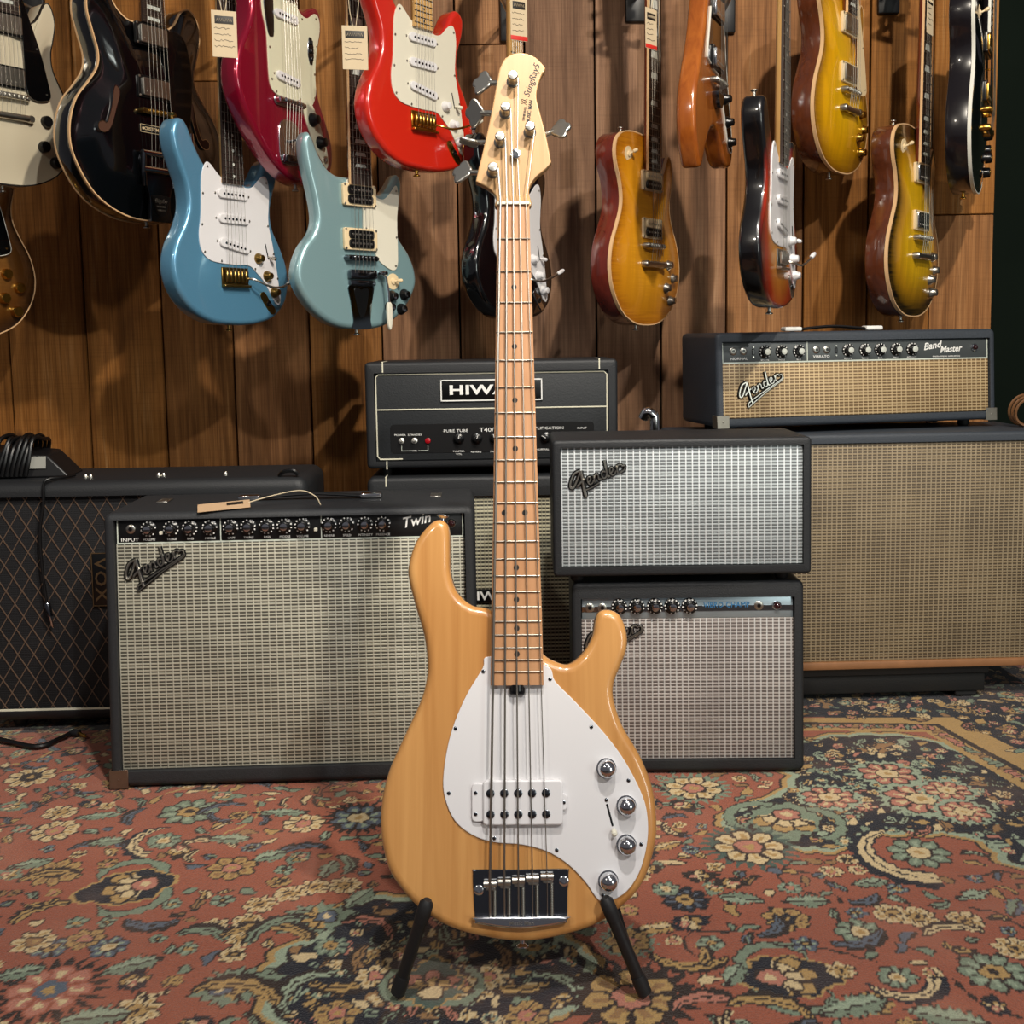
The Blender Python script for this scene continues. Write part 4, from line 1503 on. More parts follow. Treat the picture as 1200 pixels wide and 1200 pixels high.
for px_ in (191.7, 372.5):
    MB().rbox(((px_ - 343.5) / 643, 0.009, kz - 0.008), (0.0065, 0.005, 0.0065), 0.001, 1).build('push_button', 'aged_white', twin)
lz = PZ0 - 0.0160
text('INPUT', 0.0088, 'white_paint', twin, ((155 - 343.5) / 643, 0.0108, lz), extrude=0.0002, xs=1.3)
for px_, tx in ((177.5, 'VOLUME'), (203.7, 'TREBLE'), (225.5, 'BASS'), (248.7, 'MIDDLE'), (273, 'GAIN'), (293.5, 'TREBLE'), (315, 'BASS'), (336, 'MIDDLE'), (356.7, 'VOLUME'), (388, 'REVERB'), (409, 'SPEED'), (430.6, 'INTENSITY'), (451.5, 'PRESENCE')):
    text(tx, 0.0056, 'white_paint', twin, ((px_ - 343.5) / 643, 0.0108, lz), extrude=0.0002)
text('Twin', 0.027, 'white_paint', twin, ((490 - 343.5) / 643, 0.0106, kz + 0.004), (0, rad(-12), 0), extrude=0.0003, shear=0.35, offset=0.0003)
script_badge(twin, (156 - 343.5) / 643, 0.0100, 0.366, 0.116, True, rad(26), 'nickel')
for sx in (-1, 1):
    corner(twin, W, H, D, sx, False, 'copper_corner')
strap_handle(twin, 0.02, 0.14, H, 0.235)
MB().rbox((W / 2 - 0.075, 0.15, H + 0.0018), (0.022, 0.05, 0.003), 0.001, 1).build('bracket', 'nickel', twin)
MB().rbox((-W / 2 + 0.075, 0.15, H + 0.0018), (0.022, 0.05, 0.003), 0.001, 1).build('bracket', 'nickel', twin)

# ---------------------------------------------------------------- small silver panel combo (right of the bass)
W, H, D = 0.428, 0.356, 0.19
champ = amp('guitar_amplifier', 'small black combo amplifier with silver control panel on the rug under another box', 'amplifier', on_floor(672.5, 905.5), 0, W, rad(-1.2))
shell(W, H, D, 0.017, 0.030, 0.021, 0.012, 0.008, 0.018).build('cabinet', 'tolex_dark', champ)
panel_box(W - 0.036, 0.264, 0.010, 0, 0.0135, 0.022 + 0.132).build('grille_cloth', 'cloth_champ', champ)
PZ0, PH = 0.3065, 0.0405
cp = panel_box(W - 0.038, PH, 0.006, 0, 0.011, PZ0, 0.0008).build('control_panel', 'panel_silver', champ)
MB().box((0, 0.0074, PZ0 - 0.002), (W - 0.038, 0.0012, 0.010)).build('panel_stripe', 'chrome', cp)
KC = knob_set(0.0150)
for px_ in (728, 748, 768.7, 788.5, 808.6):
    put_knob(KC, champ, (px_ - 806) / 620, 0.008, PZ0 + 0.003, random.uniform(-1, 1), 'chrome')
for px_ in (694, 708.5):
    put_jack(champ, (px_ - 806) / 620, 0.008, PZ0 + 0.001, 'dark_chrome')
text('VIBRO CHAMP', 0.0150, 'blue_ink', champ, ((851 - 806) / 620, 0.0066, PZ0 + 0.004), extrude=0.0002, xs=0.84, space=1.05)
put_jack(champ, (888 - 806) / 620, 0.008, PZ0 + 0.002, 'chrome')
put_jewel(champ, (908.5 - 806) / 620, 0.008, PZ0 + 0.002, 'dark_jewel')
script_badge(champ, (694 - 806) / 620, 0.0080, 0.214, 0.112, True, rad(23), 'nickel')
strap_handle(champ, 0.0, 0.095, H, 0.16, 'black_rubber', 'chrome')

# ---------------------------------------------------------------- small speaker box on top of it
W2, H2, D2 = 0.470, 0.250, 0.20
cx0 = champ.location
sbx = at_y(799.5, 671.5, cx0.y + 0.0).x
box2 = thing('speaker_cabinet', 'small black speaker box with pale silver grille resting on the silver panel combo', 'speaker cabinet', (sbx, cx0.y - 0.004, H + 0.0165), (0, 0, rad(-0.6)))
shell(W2, H2, D2, 0.0145, 0.0135, 0.017, 0.008, 0.006, 0.014).build('cabinet', 'tolex_dark', box2)
panel_box(W2 - 0.030, H2 - 0.032, 0.008, 0, 0.0105, 0.017 + (H2 - 0.0305) / 2).build('grille_cloth', 'cloth_silver', box2)
script_badge(box2, (678 - 799.5) / 622, 0.0062, 0.147, 0.110, False, rad(22), 'nickel')
feet(box2, W2, D2, 0.0165, 0.013, 'black_rubber', 0.045)

# ---------------------------------------------------------------- white piped head on its cabinet
HY0 = 2.42
hl, hr = at_y(428, 546, HY0), at_y(722.5, 541, HY0)
W, D = hr.x - hl.x, 0.24
zc = at_y(575, 557, HY0).z
hcx = (hl.x + hr.x) / 2 + 0.004
hcab = thing('speaker_cabinet', 'black speaker cabinet with salt and pepper grille standing behind the bass neck', 'speaker cabinet', (hcx, HY0 - 0.01, 0.0), (0, 0, rad(0.5)))
Wc, Hc, Dc = W + 0.0, zc, 0.27
shell(Wc, Hc, Dc, 0.020, 0.044, 0.024, 0.016, 0.010, 0.020).build('cabinet', 'tolex_dark', hcab)
panel_box(Wc - 0.042, Hc - 0.070, 0.010, 0, 0.014, 0.024 + (Hc - 0.068) / 2).build('grille_cloth', 'cloth_hiwatt', hcab)
plx = (577 - 575) / 540
lp_ = panel_box(0.14, 0.030, 0.004, 0.0, 0.0065, at_y(575, 698, HY0).z, 0.001).build('logo_plate', 'plate_black', hcab)
text('HIWATT', 0.027, 'white_paint', lp_, (0.0, 0.0042, at_y(575, 698, HY0).z), extrude=0.0003, xs=1.25, offset=0.0006)
MB().box((-Wc / 2 + 0.042, 0.03, Hc + 0.0006), (0.0026, 0.06, 0.0014)).box((-Wc / 2 + 0.042, -0.0006, Hc - 0.010), (0.0026, 0.0012, 0.020)).build('piping', 'cream_piping', hcab)
FT = 0.018
zt = at_y(575, 422.5, HY0).z
H = zt - zc - FT
hw = thing('amplifier_head', 'black amplifier head with white piping and boxed white nameplate', 'amplifier', (hcx, HY0, zc + FT), (0, 0, rad(0.5)))
shell(W, H, D, 0.020, 0.024, 0.016, 0.010, 0.008, 0.012).build('cabinet', 'tolex_dark', hw)
panel_box(W - 0.044, H - 0.044, 0.006, 0, 0.0095, 0.016 + (H - 0.040) / 2).build('front_board', 'hiwatt_front', hw)
pp = MB()
fw, fz0, fz1 = W / 2 - 0.0235, 0.0205, H - 0.0275
pts = [(-fw + 0.055, fz0), (-fw + 0.006, fz0), (-fw, fz0 + 0.006), (-fw, fz1 - 0.006), (-fw + 0.006, fz1), (fw - 0.006, fz1), (fw, fz1 - 0.006), (fw, fz0 + 0.006), (fw - 0.006, fz0), (fw - 0.055, fz0)]
pp.tube([(x, 0.0055, z) for x, z in pts], 0.0016, 6)
zm = fz0 + (fz1 - fz0) * 0.585
pp.tube([(-fw, 0.0055, zm), (fw, 0.0055, zm)], 0.0016, 6)
for sx in (-1, 1):
    pp.box((sx * (W / 2 - 0.040), -0.0004, H - 0.011), (0.0028, 0.0012, 0.023))
    pp.box((sx * (W / 2 - 0.040), 0.05, H + 0.0003), (0.0028, 0.10, 0.0012))
    pp.box((sx * (W / 2 - 0.044), -0.0004, 0.008), (0.0028, 0.0012, 0.018))
pp.build('piping', 'cream_piping', hw)
npz = at_y(575, 457, HY0).z - zc - FT
npl = panel_box(0.222, 0.047, 0.004, 0.0, 0.0045, npz, 0.001).build('name_plate', 'plate_black', hw)
fr_ = MB()
for s in (-1, 1):
    fr_.box((0, 0.0022, npz + s * 0.0222), (0.222, 0.0012, 0.0026)).box((s * 0.1097, 0.0022, npz), (0.0026, 0.0012, 0.047))
fr_.build('plate_border', 'white_paint', npl)
text('HIWATT', 0.0285, 'white_paint', npl, (0.0, 0.0024, npz), extrude=0.0004, xs=1.62, offset=0.0009, space=1.06)
cpz = at_y(575, 513, HY0).z - zc - FT
cpl = slab_obj('control_panel', 'panel_black', hw, rrect(W - 0.105, 0.064, 0.008, 4, 0, cpz), 0.0055, 0.0072, 0.0005, 0.0002, 1)
kx = lambda px_: (px_ - 575) / 527
for px_ in (470, 485):
    MB().lathe([(0.0065, 0), (0.0065, 0.002), (0.003, 0.003), (0.0024, 0.014), (0.0030, 0.016)], (kx(px_), 0.0055, at_y(575, 515.5, HY0).z - zc - FT), (0, -1, 0.2), 14).build('toggle_switch', 'nickel', hw)
MB().lathe([(0.0066, 0), (0.0062, 0.003), (0.003, 0.005)], (kx(500.5), 0.0055, at_y(575, 515.5, HY0).z - zc - FT), n=14).build('pilot_light', 'red_jewel', hw)
KH = knob_set(0.0125)
pointer = MB().lathe([(0.0125, 0), (0.0115, 0.004), (0.0075, 0.006), (0.007, 0.014), (0.005, 0.015)], (0, 0, 0), n=16)
pointer.rbox((0, -0.012, 0.004), (0.0035, 0.008, 0.017), 0.001, 1)
pointer_me = pointer.mesh('knob')
for i, px_ in enumerate((536, 557, 578, 599, 618, 637, 655)):
    o = link('knob', pointer_me, 'black_plastic', hw, (kx(px_), 0.0055, at_y(575, 514, HY0).z - zc - FT))
    o.rotation_euler = (0, random.uniform(-1.2, 1.2), 0)
    m_ = MB().box((0, -0.0162, 0.006), (0.0012, 0.0006, 0.010)).build('pointer_line', 'white_paint', o)
put_jack(hw, kx(667), 0.0055, at_y(575, 512, HY0).z - zc - FT, 'aged_white')
put_jack(hw, kx(679), 0.0055, at_y(575, 512, HY0).z - zc - FT, 'black_plastic')
tz_ = lambda py_: at_y(575, py_, HY0).z - zc - FT
for tx, px_, py_, sz in (('POWER  STANDBY', 478, 508.5, .0058), ('PURE TUBE', 533, 504.5, .0088), ('T40/20', 573, 504.0, .0135), ('AMPLIFICATION', 637, 503.0, .0088), ('INPUT', 679, 503.5, .0060), ('MASTER', 536, 528.5, .0056), ('VOL', 536, 531.8, .0056), ('REVERB', 556, 529.5, .0056), ('PRESENCE', 580, 529.5, .0050), ('BASS', 600, 529.5, .0056), ('TREBLE', 618, 529.5, .0056), ('NORMAL VOL', 637, 528.0, .0056), ('ON', 485, 527.0, .0050)):
    text(tx, sz, 'white_paint', cpl, (kx(px_), 0.0053, tz_(py_)), extrude=0.0002, xs=1.25)
ul = MB()
for a, b in (((470, 521), (470, 527)), ((470, 527), (482, 527)), ((489, 527), (500.5, 527)), ((500.5, 527), (500.5, 521))):
    ul.cyl((kx(a[0]), 0.0053, tz_(a[1])), (kx(b[0]), 0.0053, tz_(b[1])), 0.0007, n=5)
ul.build('panel_line', 'pale_line', cpl)
feet(hw, W, D, FT, 0.012, 'black_rubber', 0.04)

# ---------------------------------------------------------------- tall cabinet with brown diamond cloth (far left)
VW, VH, VD = 0.70, 0.508, 0.25
vy = on_floor(60, 857).y
vr = at_y(357, 600, vy)
vox = thing('speaker_cabinet', 'black speaker cabinet with brown diamond cloth standing behind the wide combo', 'speaker cabinet', (vr.x - VW / 2 + 0.006, vy, 0.022), (0, 0, rad(1.2)))
shell(VW, VH, VD, 0.024, 0.032, 0.024, 0.026, 0.022, 0.020).build('cabinet', 'tolex_dark', vox)
gw, gh, gz = VW - 0.05, VH - 0.058, 0.0245 + (VH - 0.056) / 2
vg = panel_box(gw, gh, 0.006, 0, 0.0165, gz).build('grille_cloth', 'cloth_vox', vox)
dm = MB()
pitch, slope = 0.0335, 1.62


def clip_line(x0, dz):
    """cord through (x0, 0) with slope dz, cut to the cloth"""
    a = []
    for zz in (-gh / 2, gh / 2):
        x = x0 + zz / dz
        if -gw / 2 <= x <= gw / 2:
            a.append((x, zz))
    for xx in (-gw / 2, gw / 2):
        z = (xx - x0) * dz
        if -gh / 2 < z < gh / 2:
            a.append((xx, z))
    return a if len(a) == 2 else None


k0 = int(gw / pitch) + 10
for i in range(-k0, k0 + 1):
    for s, yy in ((slope, 0.0130), (-slope, 0.0124)):
        L = clip_line(i * pitch, s)
        if L:
            dm.tube([(L[0][0], yy, L[0][1] + gz), (L[1][0], yy, L[1][1] + gz)], 0.0013, 4, caps=False)
pbr('diamond_cord', '#5d4a3c', 0.6)
dm.build('diamond_cord', 'diamond_cord', vg, stuff=True)
# bottom strip and standing logo
MB().box((0, 0.004, 0.0255), (VW - 0.05, 0.004, 0.004)).build('gold_strip', 'cream_piping', vox)
lx = at_y(113, 680, vy).x - vox.location.x
lzv = at_y(113, 680, vy).z - 0.022
lpl = panel_box(0.034, 0.112, 0.005, lx + 0.006, 0.011, lzv, 0.001).build('logo_plate', 'plate_black', vox)
lf = MB()
for s in (-1, 1):
    lf.box((lx + 0.006, 0.008, lzv + s * 0.0555), (0.034, 0.0012, 0.0016)).box((lx + 0.006 + s * 0.0165, 0.008, lzv), (0.0016, 0.0012, 0.112))
lf.build('plate_border', 'bronze_letter', lpl)
text('VOX', 0.034, 'bronze_letter', lpl, (lx + 0.006, 0.0080, lzv), (0, rad(90), 0), extrude=0.0004, xs=1.2, offset=0.0004, space=1.1)
for px_ in (97.5, 103.5, 183, 189, 262):
    q = at_y(px_, 562, vy + 0.03)
    MB().lathe([(0.0055, 0), (0.0055, 0.004), (0.003, 0.0085), (0.002, 0.0085)], (q.x - vox.location.x, 0.05, VH - 0.0005), (0, 0, 1), 12).build('top_screw', 'nickel', vox)
hd_pts = [(VW / 2 - 0.06, 0.02, VH + 0.001), (VW / 2 - 0.05, 0.012, VH + 0.010), (VW / 2 - 0.03, 0.010, VH + 0.012), (VW / 2 - 0.02, 0.012, VH + 0.004)]
MB().tube(spline(hd_pts, 5, False), 0.0045, 8).build('corner_grip', 'black_plastic', vox)
feet(vox, VW, VD, 0.022, 0.016, 'black_rubber', 0.06)

# ---------------------------------------------------------------- big tan cabinet, riser and wide tan head (right)
CY0 = 2.375
yawc = rad(1.6)
tl = at_y(796, 516, CY0)
zb, ztp = at_y(1000, 784, CY0).z, at_y(1000, 508.5, CY0).z
WC, HC, DC = 0.813, ztp - zb, 0.27
tan = amp('speaker_cabinet', 'large black speaker cabinet with tan woven grille and bare wood lower edge', 'speaker cabinet', (tl.x, CY0 - 0.012, zb), 0, WC, yawc)
shell(WC, HC, DC, 0.014, 0.020, 0.006, 0.010, 0.008, 0.014).build('cabinet', 'tolex_blue_grey', tan)
panel_box(WC - 0.030, HC - 0.038, 0.010, 0, 0.011, 0.016 + (HC - 0.037) / 2).build('grille_cloth', 'cloth_cab', tan)
MB().rbox((0, 0.002, 0.0085), (WC - 0.004, 0.012, 0.017), 0.003, 2).build('lower_rail', 'raw_wood_edge', tan)
riser = thing('amp_riser', 'low black wooden riser under the large tan cabinet', 'riser', (tan.location.x - 0.05, CY0 + 0.005, 0.0), (0, 0, yawc))
MB().rbox((0, 0.125, zb / 2 + 0.006), (WC - 0.16, 0.23, zb - 0.012), 0.004, 2).build('box', 'vinyl_side', riser)
MB().rbox((0, 0.008, zb - 0.010), (WC - 0.15, 0.010, 0.018), 0.002, 1).build('front_trim', 'black_satin', riser)
for sx in (-1, 1):
    for y in (0.03, 0.22):
        MB().rbox((sx * (WC / 2 - 0.12), y, 0.007), (0.05, 0.03, 0.014), 0.003, 1).build('foot', 'black_rubber', riser)

hy_l = at_y(846, 506, CY0 + 0.01)
WB, HB, DB = 0.668, 0.0, 0.225
yawb = rad(11.0)
zb2 = ztp + 0.016
bl = at_y(841, 503, CY0 + 0.005)
HB = 0.205
band_ = amp('amplifier_head', 'wide black amplifier head with tan grille and chrome corner pieces', 'amplifier', (bl.x, CY0 + 0.005, zb2), 0, WB, yawb)
shell(WB, HB, DB, 0.014, 0.020, 0.019, 0.012, 0.009, 0.016).build('cabinet', 'tolex_blue_grey', band_)
panel_box(WB - 0.030, 0.118, 0.010, 0, 0.012, 0.020 + 0.059).build('grille_cloth', 'cloth_tan', band_)
PZ0, PH = 0.1605, 0.044
cp = panel_box(WB - 0.032, PH, 0.006, 0, 0.0105, PZ0, 0.0008).build('control_panel', 'panel_grey', band_)
bx = lambda px_: (px_ - 1007.0) / 338 * WB
ln = MB().box((0, 0.007, PZ0 - PH / 2 + 0.001), (WB - 0.032, 0.0012, 0.0028))
for x in (-WB / 2 + 0.0172, WB / 2 - 0.0172, bx(946)):
    ln.box((x, 0.007, PZ0), (0.002, 0.0012, PH))
ln.build('panel_line', 'pale_line', cp)
KB = knob_set(0.0142)
for px_ in (896, 915.5, 936, 995, 1015.5, 1034, 1053.5, 1073):
    put_knob(KB, band_, bx(px_), 0.0075, PZ0 + 0.002, random.uniform(-1, 1), 'pearl')
for px_ in (859, 871, 957, 969.5):
    put_jack(band_, bx(px_), 0.0075, PZ0 + 0.004, 'aged_white')
for px_ in (882.5, 980.7):
    t_ = MB().rbox((bx(px_), 0.0068, PZ0 + 0.002), (0.007, 0.003, 0.012), 0.001, 1).build('slide_switch', 'black_plastic', band_)
    MB().lathe([(0.0022, 0), (0.0018, 0.002)], (bx(px_), 0.0072, PZ0 + 0.012), n=8).lathe([(0.0022, 0), (0.0018, 0.002)], (bx(px_), 0.0072, PZ0 - 0.009), n=8).build('switch_screw', 'nickel', t_)
put_jewel(band_, bx(1151), 0.0075, PZ0 + 0.003, 'red_jewel')
text('NORMAL', 0.0080, 'white_paint', band_, (bx(866), 0.0072, PZ0 - 0.0125), extrude=0.0002, xs=1.2)
text('VIBRATO', 0.0080, 'white_paint', band_, (bx(963), 0.0072, PZ0 - 0.0110), extrude=0.0002, xs=1.2)
for px_, tx in ((896, 'VOLUME'), (915.5, 'TREBLE'), (936, 'BASS'), (995, 'VOLUME'), (1015.5, 'TREBLE'), (1034, 'BASS'), (1053.5, 'SPEED'), (1073, 'INTENSITY')):
    text(tx, 0.0050, 'white_paint', band_, (bx(px_), 0.0072, PZ0 - 0.0165), extrude=0.0002)
text('Band', 0.0215, 'white_paint', band_, (bx(1098), 0.0070, PZ0 + 0.008), (0, rad(-8), 0), extrude=0.0003, shear=0.35, offset=0.0004)
text('Master', 0.0205, 'white_paint', band_, (bx(1121), 0.0070, PZ0 + 0.000), (0, rad(-4), 0), extrude=0.0003, shear=0.35, offset=0.0004, xs=0.92)
text('FENDER MUSICAL INSTRUMENTS', 0.0046, 'white_paint', band_, (bx(1116), 0.0072, PZ0 - 0.0160), extrude=0.0002)
script_badge(band_, bx(869), 0.0068, 0.050, 0.110, True, rad(26), 'nickel')
for sx in (-1, 1):
    corner(band_, WB, HB, DB, sx, False, 'dull_metal', 0.028)
strap_handle(band_, -0.01, 0.11, HB, 0.20, 'black_rubber', 'white_paint')
feet(band_, WB, DB, 0.016, 0.013, 'black_rubber', 0.05)


# fronts of the combos and of the wide head slope back a little towards the top
def slope_back(root, k):
    done = set()

    def walk(o):
        for c in o.children:
            if c.data and c.data.users == 1 and c.data.name not in done:
                done.add(c.data.name)
                for v in c.data.vertices:
                    v.co.y += k * v.co.z * max(0.0, 1.0 - max(0.0, v.co.y - 0.03) / 0.35)
            c.location.y += k * c.location.z
            walk(c)
    walk(root)


bpy.context.view_layer.update()
slope_back(twin, 0.065)
slope_back(champ, 0.05)
slope_back(box2, 0.03)
slope_back(band_, 0.06)

# ================================================================== guitars on the wall
# every guitar: x to the right, z up the neck, front towards -y with the body's face at y = 0, origin at the foot of the body
STRAT = [(0, 0), (-60, 5), (-110, 27), (-146, 65), (-160, 112), (-150, 157), (-127, 197), (-114, 232), (-116, 270), (-131, 310), (-144, 345), (-147, 375), (-136, 398), (-119, 402), (-105, 388), (-88, 352), (-66, 320), (-42, 304), (-28, 300), (0, 298), (28, 298), (45, 290), (62, 292), (80, 310), (96, 336), (112, 350), (128, 347), (138, 330), (134, 300), (122, 270), (115, 240), (120, 205), (140, 170), (158, 130), (163, 90), (150, 48), (118, 18), (70, 4), (30, 0)]
STRAT_G = [(-30, 300), (-58, 324), (-70, 320), (-80, 295), (-83, 255), (-86, 215), (-92, 180), (-88, 150), (-70, 132), (-42, 126), (0, 124), (40, 124), (60, 112), (85, 90), (105, 62), (117, 46), (127, 44), (132, 58), (127, 90), (121, 130), (113, 170), (103, 215), (105, 250), (108, 280), (104, 306), (94, 314), (80, 306), (60, 288), (42, 284), (28, 288), (0, 290)]
LESP = [(0, 0), (-60, 6), (-115, 32), (-152, 80), (-164, 130), (-155, 180), (-132, 225), (-116, 258), (-112, 290), (-120, 325), (-134, 355), (-140, 385), (-132, 412), (-108, 430), (-70, 437), (-35, 437), (0, 432), (27, 424), (31, 390), (40, 360), (57, 346), (77, 353), (93, 375), (104, 396), (114, 399), (123, 386), (128, 358), (122, 325), (114, 290), (117, 258), (132, 225), (155, 180), (164, 130), (152, 80), (115, 32), (60, 6)]
SGO = [(0, 0), (-70, 8), (-125, 40), (-162, 90), (-164, 128), (-146, 168), (-120, 198), (-110, 228), (-116, 272), (-130, 325), (-136, 358), (-136, 386), (-124, 400), (-112, 388), (-100, 362), (-80, 334), (-55, 320), (-28, 318), (0, 318), (30, 308), (48, 292), (68, 290), (90, 308), (108, 332), (120, 336), (129, 318), (124, 285), (112, 248), (108, 222), (120, 196), (146, 166), (164, 128), (162, 90), (125, 40), (70, 8)]
SEMI = [(0, 0), (-80, 8), (-150, 45), (-194, 110), (-203, 165), (-186, 225), (-152, 268), (-130, 300), (-126, 330), (-138, 372), (-148, 412), (-142, 450), (-120, 470), (-96, 460), (-76, 430), (-52, 413), (-28, 410), (0, 410), (28, 408), (52, 411), (76, 428), (96, 458), (120, 468), (142, 448), (148, 412), (138, 372), (126, 330), (130, 300), (152, 268), (186, 225), (203, 165), (194, 110), (150, 45), (80, 8)]
OFFS = [(60, 0), (10, 6), (-55, 38), (-115, 92), (-154, 148), (-164, 195), (-150, 245), (-122, 292), (-108, 332), (-112, 378), (-128, 420), (-135, 455), (-122, 477), (-100, 470), (-72, 432), (-45, 405), (-28, 398), (0, 396), (28, 390), (50, 372), (74, 366), (100, 378), (122, 384), (137, 368), (138, 335), (122, 290), (112, 245), (120, 195), (148, 145), (168, 100), (166, 55), (138, 18), (100, 3)]
OFFS_G = [(-28, 398), (-60, 400), (-76, 370), (-78, 330), (-66, 290), (-64, 240), (-62, 200), (-54, 180), (-30, 172), (30, 172), (48, 180), (58, 160), (88, 172), (104, 200), (104, 240), (112, 290), (126, 335), (124, 362), (108, 368), (80, 352), (52, 358), (28, 385), (0, 388)]
OFFS_C = [(48, 178), (70, 168), (90, 172), (118, 130), (138, 90), (144, 58), (132, 44), (116, 52), (92, 90), (62, 140)]
VEE = [(-36, 405), (-60, 360), (-92, 270), (-128, 200), (-152, 145), (-158, 95), (-146, 45), (-124, 6), (-112, 0), (-98, 10), (-72, 50), (-38, 86), (0, 98), (34, 84), (66, 54), (92, 34), (118, 28), (142, 36), (154, 60), (150, 95), (124, 175), (90, 265), (60, 360), (36, 405), (0, 412)]
VEE_G = [(-28, 392), (-40, 350), (-56, 290), (-70, 235), (-58, 225), (-20, 215), (20, 205), (60, 150), (100, 80), (124, 62), (136, 70), (128, 110), (100, 185), (72, 275), (48, 350), (30, 392)]

SCREW_S = MB().lathe([(0.0026, 0), (0.0026, 0.0008), (0.001, 0.0013)], (0, 0, 0), n=8).mesh('screw')


def neck_set(root, nut_z, heel_z, scale, board, neck_mat, wn=0.0215, wh=0.0285, yf=-0.010, frets=21, inlay='dot', inlay_mat='pearl', head='six', head_mat=None, tuner='nickel', top_z=None):
    mb = MB()
    secs = []
    for t in (0.0, 0.15, 0.5, 0.85, 1.0):
        z = heel_z + (nut_z - heel_z) * t
        w = wh + (wn - wh) * t
        d = 0.017 - 0.003 * t
        ring = [(-w, yf + 0.005, z), (w, yf + 0.005, z)]
        for k in range(1, 8):
            a = PI * k / 8
            ring.append((w * math.cos(a), yf + 0.0052 + d * math.sin(a) ** .85, z))
        secs.append(ring)
    m = len(secs[0])
    for s in secs:
        mb.v += s
    for i in range(len(secs) - 1):
        for j in range(m):
            mb.f.append((i * m + j, i * m + (j + 1) % m, (i + 1) * m + (j + 1) % m, (i + 1) * m + j))
    mb.f += [tuple(range(m)), tuple((len(secs) - 1) * m + j for j in range(m))]
    nk = mb.build('neck', neck_mat, root)
    bd = MB()
    bd.v = [(-wh, yf, heel_z), (wh, yf, heel_z), (wn, yf, nut_z), (-wn, yf, nut_z), (-wh, yf + 0.0052, heel_z), (wh, yf + 0.0052, heel_z), (wn, yf + 0.0052, nut_z), (-wn, yf + 0.0052, nut_z)]
    bd.f = [(0, 1, 2, 3), (4, 7, 6, 5), (0, 4, 5, 1), (1, 5, 6, 2), (2, 6, 7, 3), (3, 7, 4, 0)]
    bd.build('fingerboard', board, root)
    zs = [nut_z - scale * (1 - 2 ** (-n / 12)) for n in range(frets + 1)]
    fm = MB()
    for n in range(1, frets + 1):
        if zs[n] < heel_z + 0.002:
            break
        w = wh + (wn - wh) * (zs[n] - heel_z) / (nut_z - heel_z)
        fm.box((0, yf - 0.0005, zs[n]), (2 * w, 0.0014, 0.0020))
    fm.build('frets', 'fret_metal', nk, stuff=True)
    if inlay:
        for n in (3, 5, 7, 9, 12, 15, 17, 19, 21):
            if n > frets or (zs[n] + zs[n - 1]) / 2 < heel_z + 0.004:
                continue
            z = (zs[n] + zs[n - 1]) / 2
            h = (zs[n - 1] - zs[n])
            if inlay == 'dot':
                me_ = MB().lathe([(0.003, 0), (0.003, 0.0003)], (0, yf, z), n=10)
            else:
                w = 0.0165 if inlay == 'block' else 0.0150
                k = w * (0.82 if inlay == 'trapeze' else 1.0)
                me_ = MB()
                me_.v = [(-w, yf - 0.0003, z - h * .3), (w, yf - 0.0003, z - h * .3), (k, yf - 0.0003, z + h * .3), (-k, yf - 0.0003, z + h * .3), (-w, yf, z - h * .3), (w, yf, z - h * .3), (k, yf, z + h * .3), (-k, yf, z + h * .3)]
                me_.f = [(0, 1, 2, 3), (4, 7, 6, 5), (0, 4, 5, 1), (1, 5, 6, 2), (2, 6, 7, 3), (3, 7, 4, 0)]
            me_.build('inlay', inlay_mat, nk)
    hm = head_mat or neck_mat
    if head == 'six':
        ho = spline(mm([(-21, 0), (-24, 14), (-34, 26), (-36, 40), (-28, 90), (-20, 150), (-4, 178), (22, 184), (38, 170), (34, 150), (24, 130), (26, 80), (28, 30), (22, 0)]), 4)
    else:
        ho = spline(mm([(-21, 0), (-24, 16), (-34, 40), (-38, 100), (-44, 160), (-36, 176), (-14, 180), (0, 172), (14, 180), (36, 176), (44, 160), (38, 100), (34, 40), (24, 16), (21, 0)]), 4)
    ho = [(x, z + nut_z) for x, z in ho]
    hs = slab_obj('headstock', hm, root, ho, yf + 0.004, yf + 0.018, 0.0015, 0.0015, 2)
    MB().rbox((0, yf + 0.001, nut_z + 0.0015), (2 * wn, 0.008, 0.004), 0.0006, 1).build('nut', 'aged_white', root)
    for i in range(6):
        if head == 'six':
            x, z, d = -0.024 + 0.004 * i, nut_z + 0.035 + 0.024 * i, -1
        else:
            d = -1 if i < 3 else 1
            x, z = d * (0.022 + 0.003 * (i % 3)), nut_z + 0.045 + 0.042 * (i % 3)
        p = MB().cyl((x, yf + 0.006, z), (x, yf - 0.008, z), 0.0045, 0.004, 10)
        p.cyl((x, yf + 0.020, z), (x + d * 0.026, yf + 0.020, z), 0.002, n=6)
        p.rbox((x + d * 0.032, yf + 0.020, z), (0.014, 0.008, 0.018), 0.0035, 2)
        p.build('tuning_machine', tuner, root)
    return zs


def strings(root, bridge_z, nut_z, y_bridge, y_nut, end_z, y_end, wb=0.026, wn=0.0175):
    mb = MB()
    for i in range(6):
        t = i / 5 - 0.5
        mb.tube([(t * 2 * wb, y_end, end_z), (t * 2 * wb, y_bridge, bridge_z), (t * 2 * wn, y_nut, nut_z)], 0.00050 - 0.00003 * i, 5, caps=False)
    mb.build('strings', 'steel_string', root, stuff=True)


def screws(parent, pts, y, mat='nickel'):
    for x, z in pts:
        link('screw', SCREW_S, mat, parent, (x / 1000, y, z / 1000))


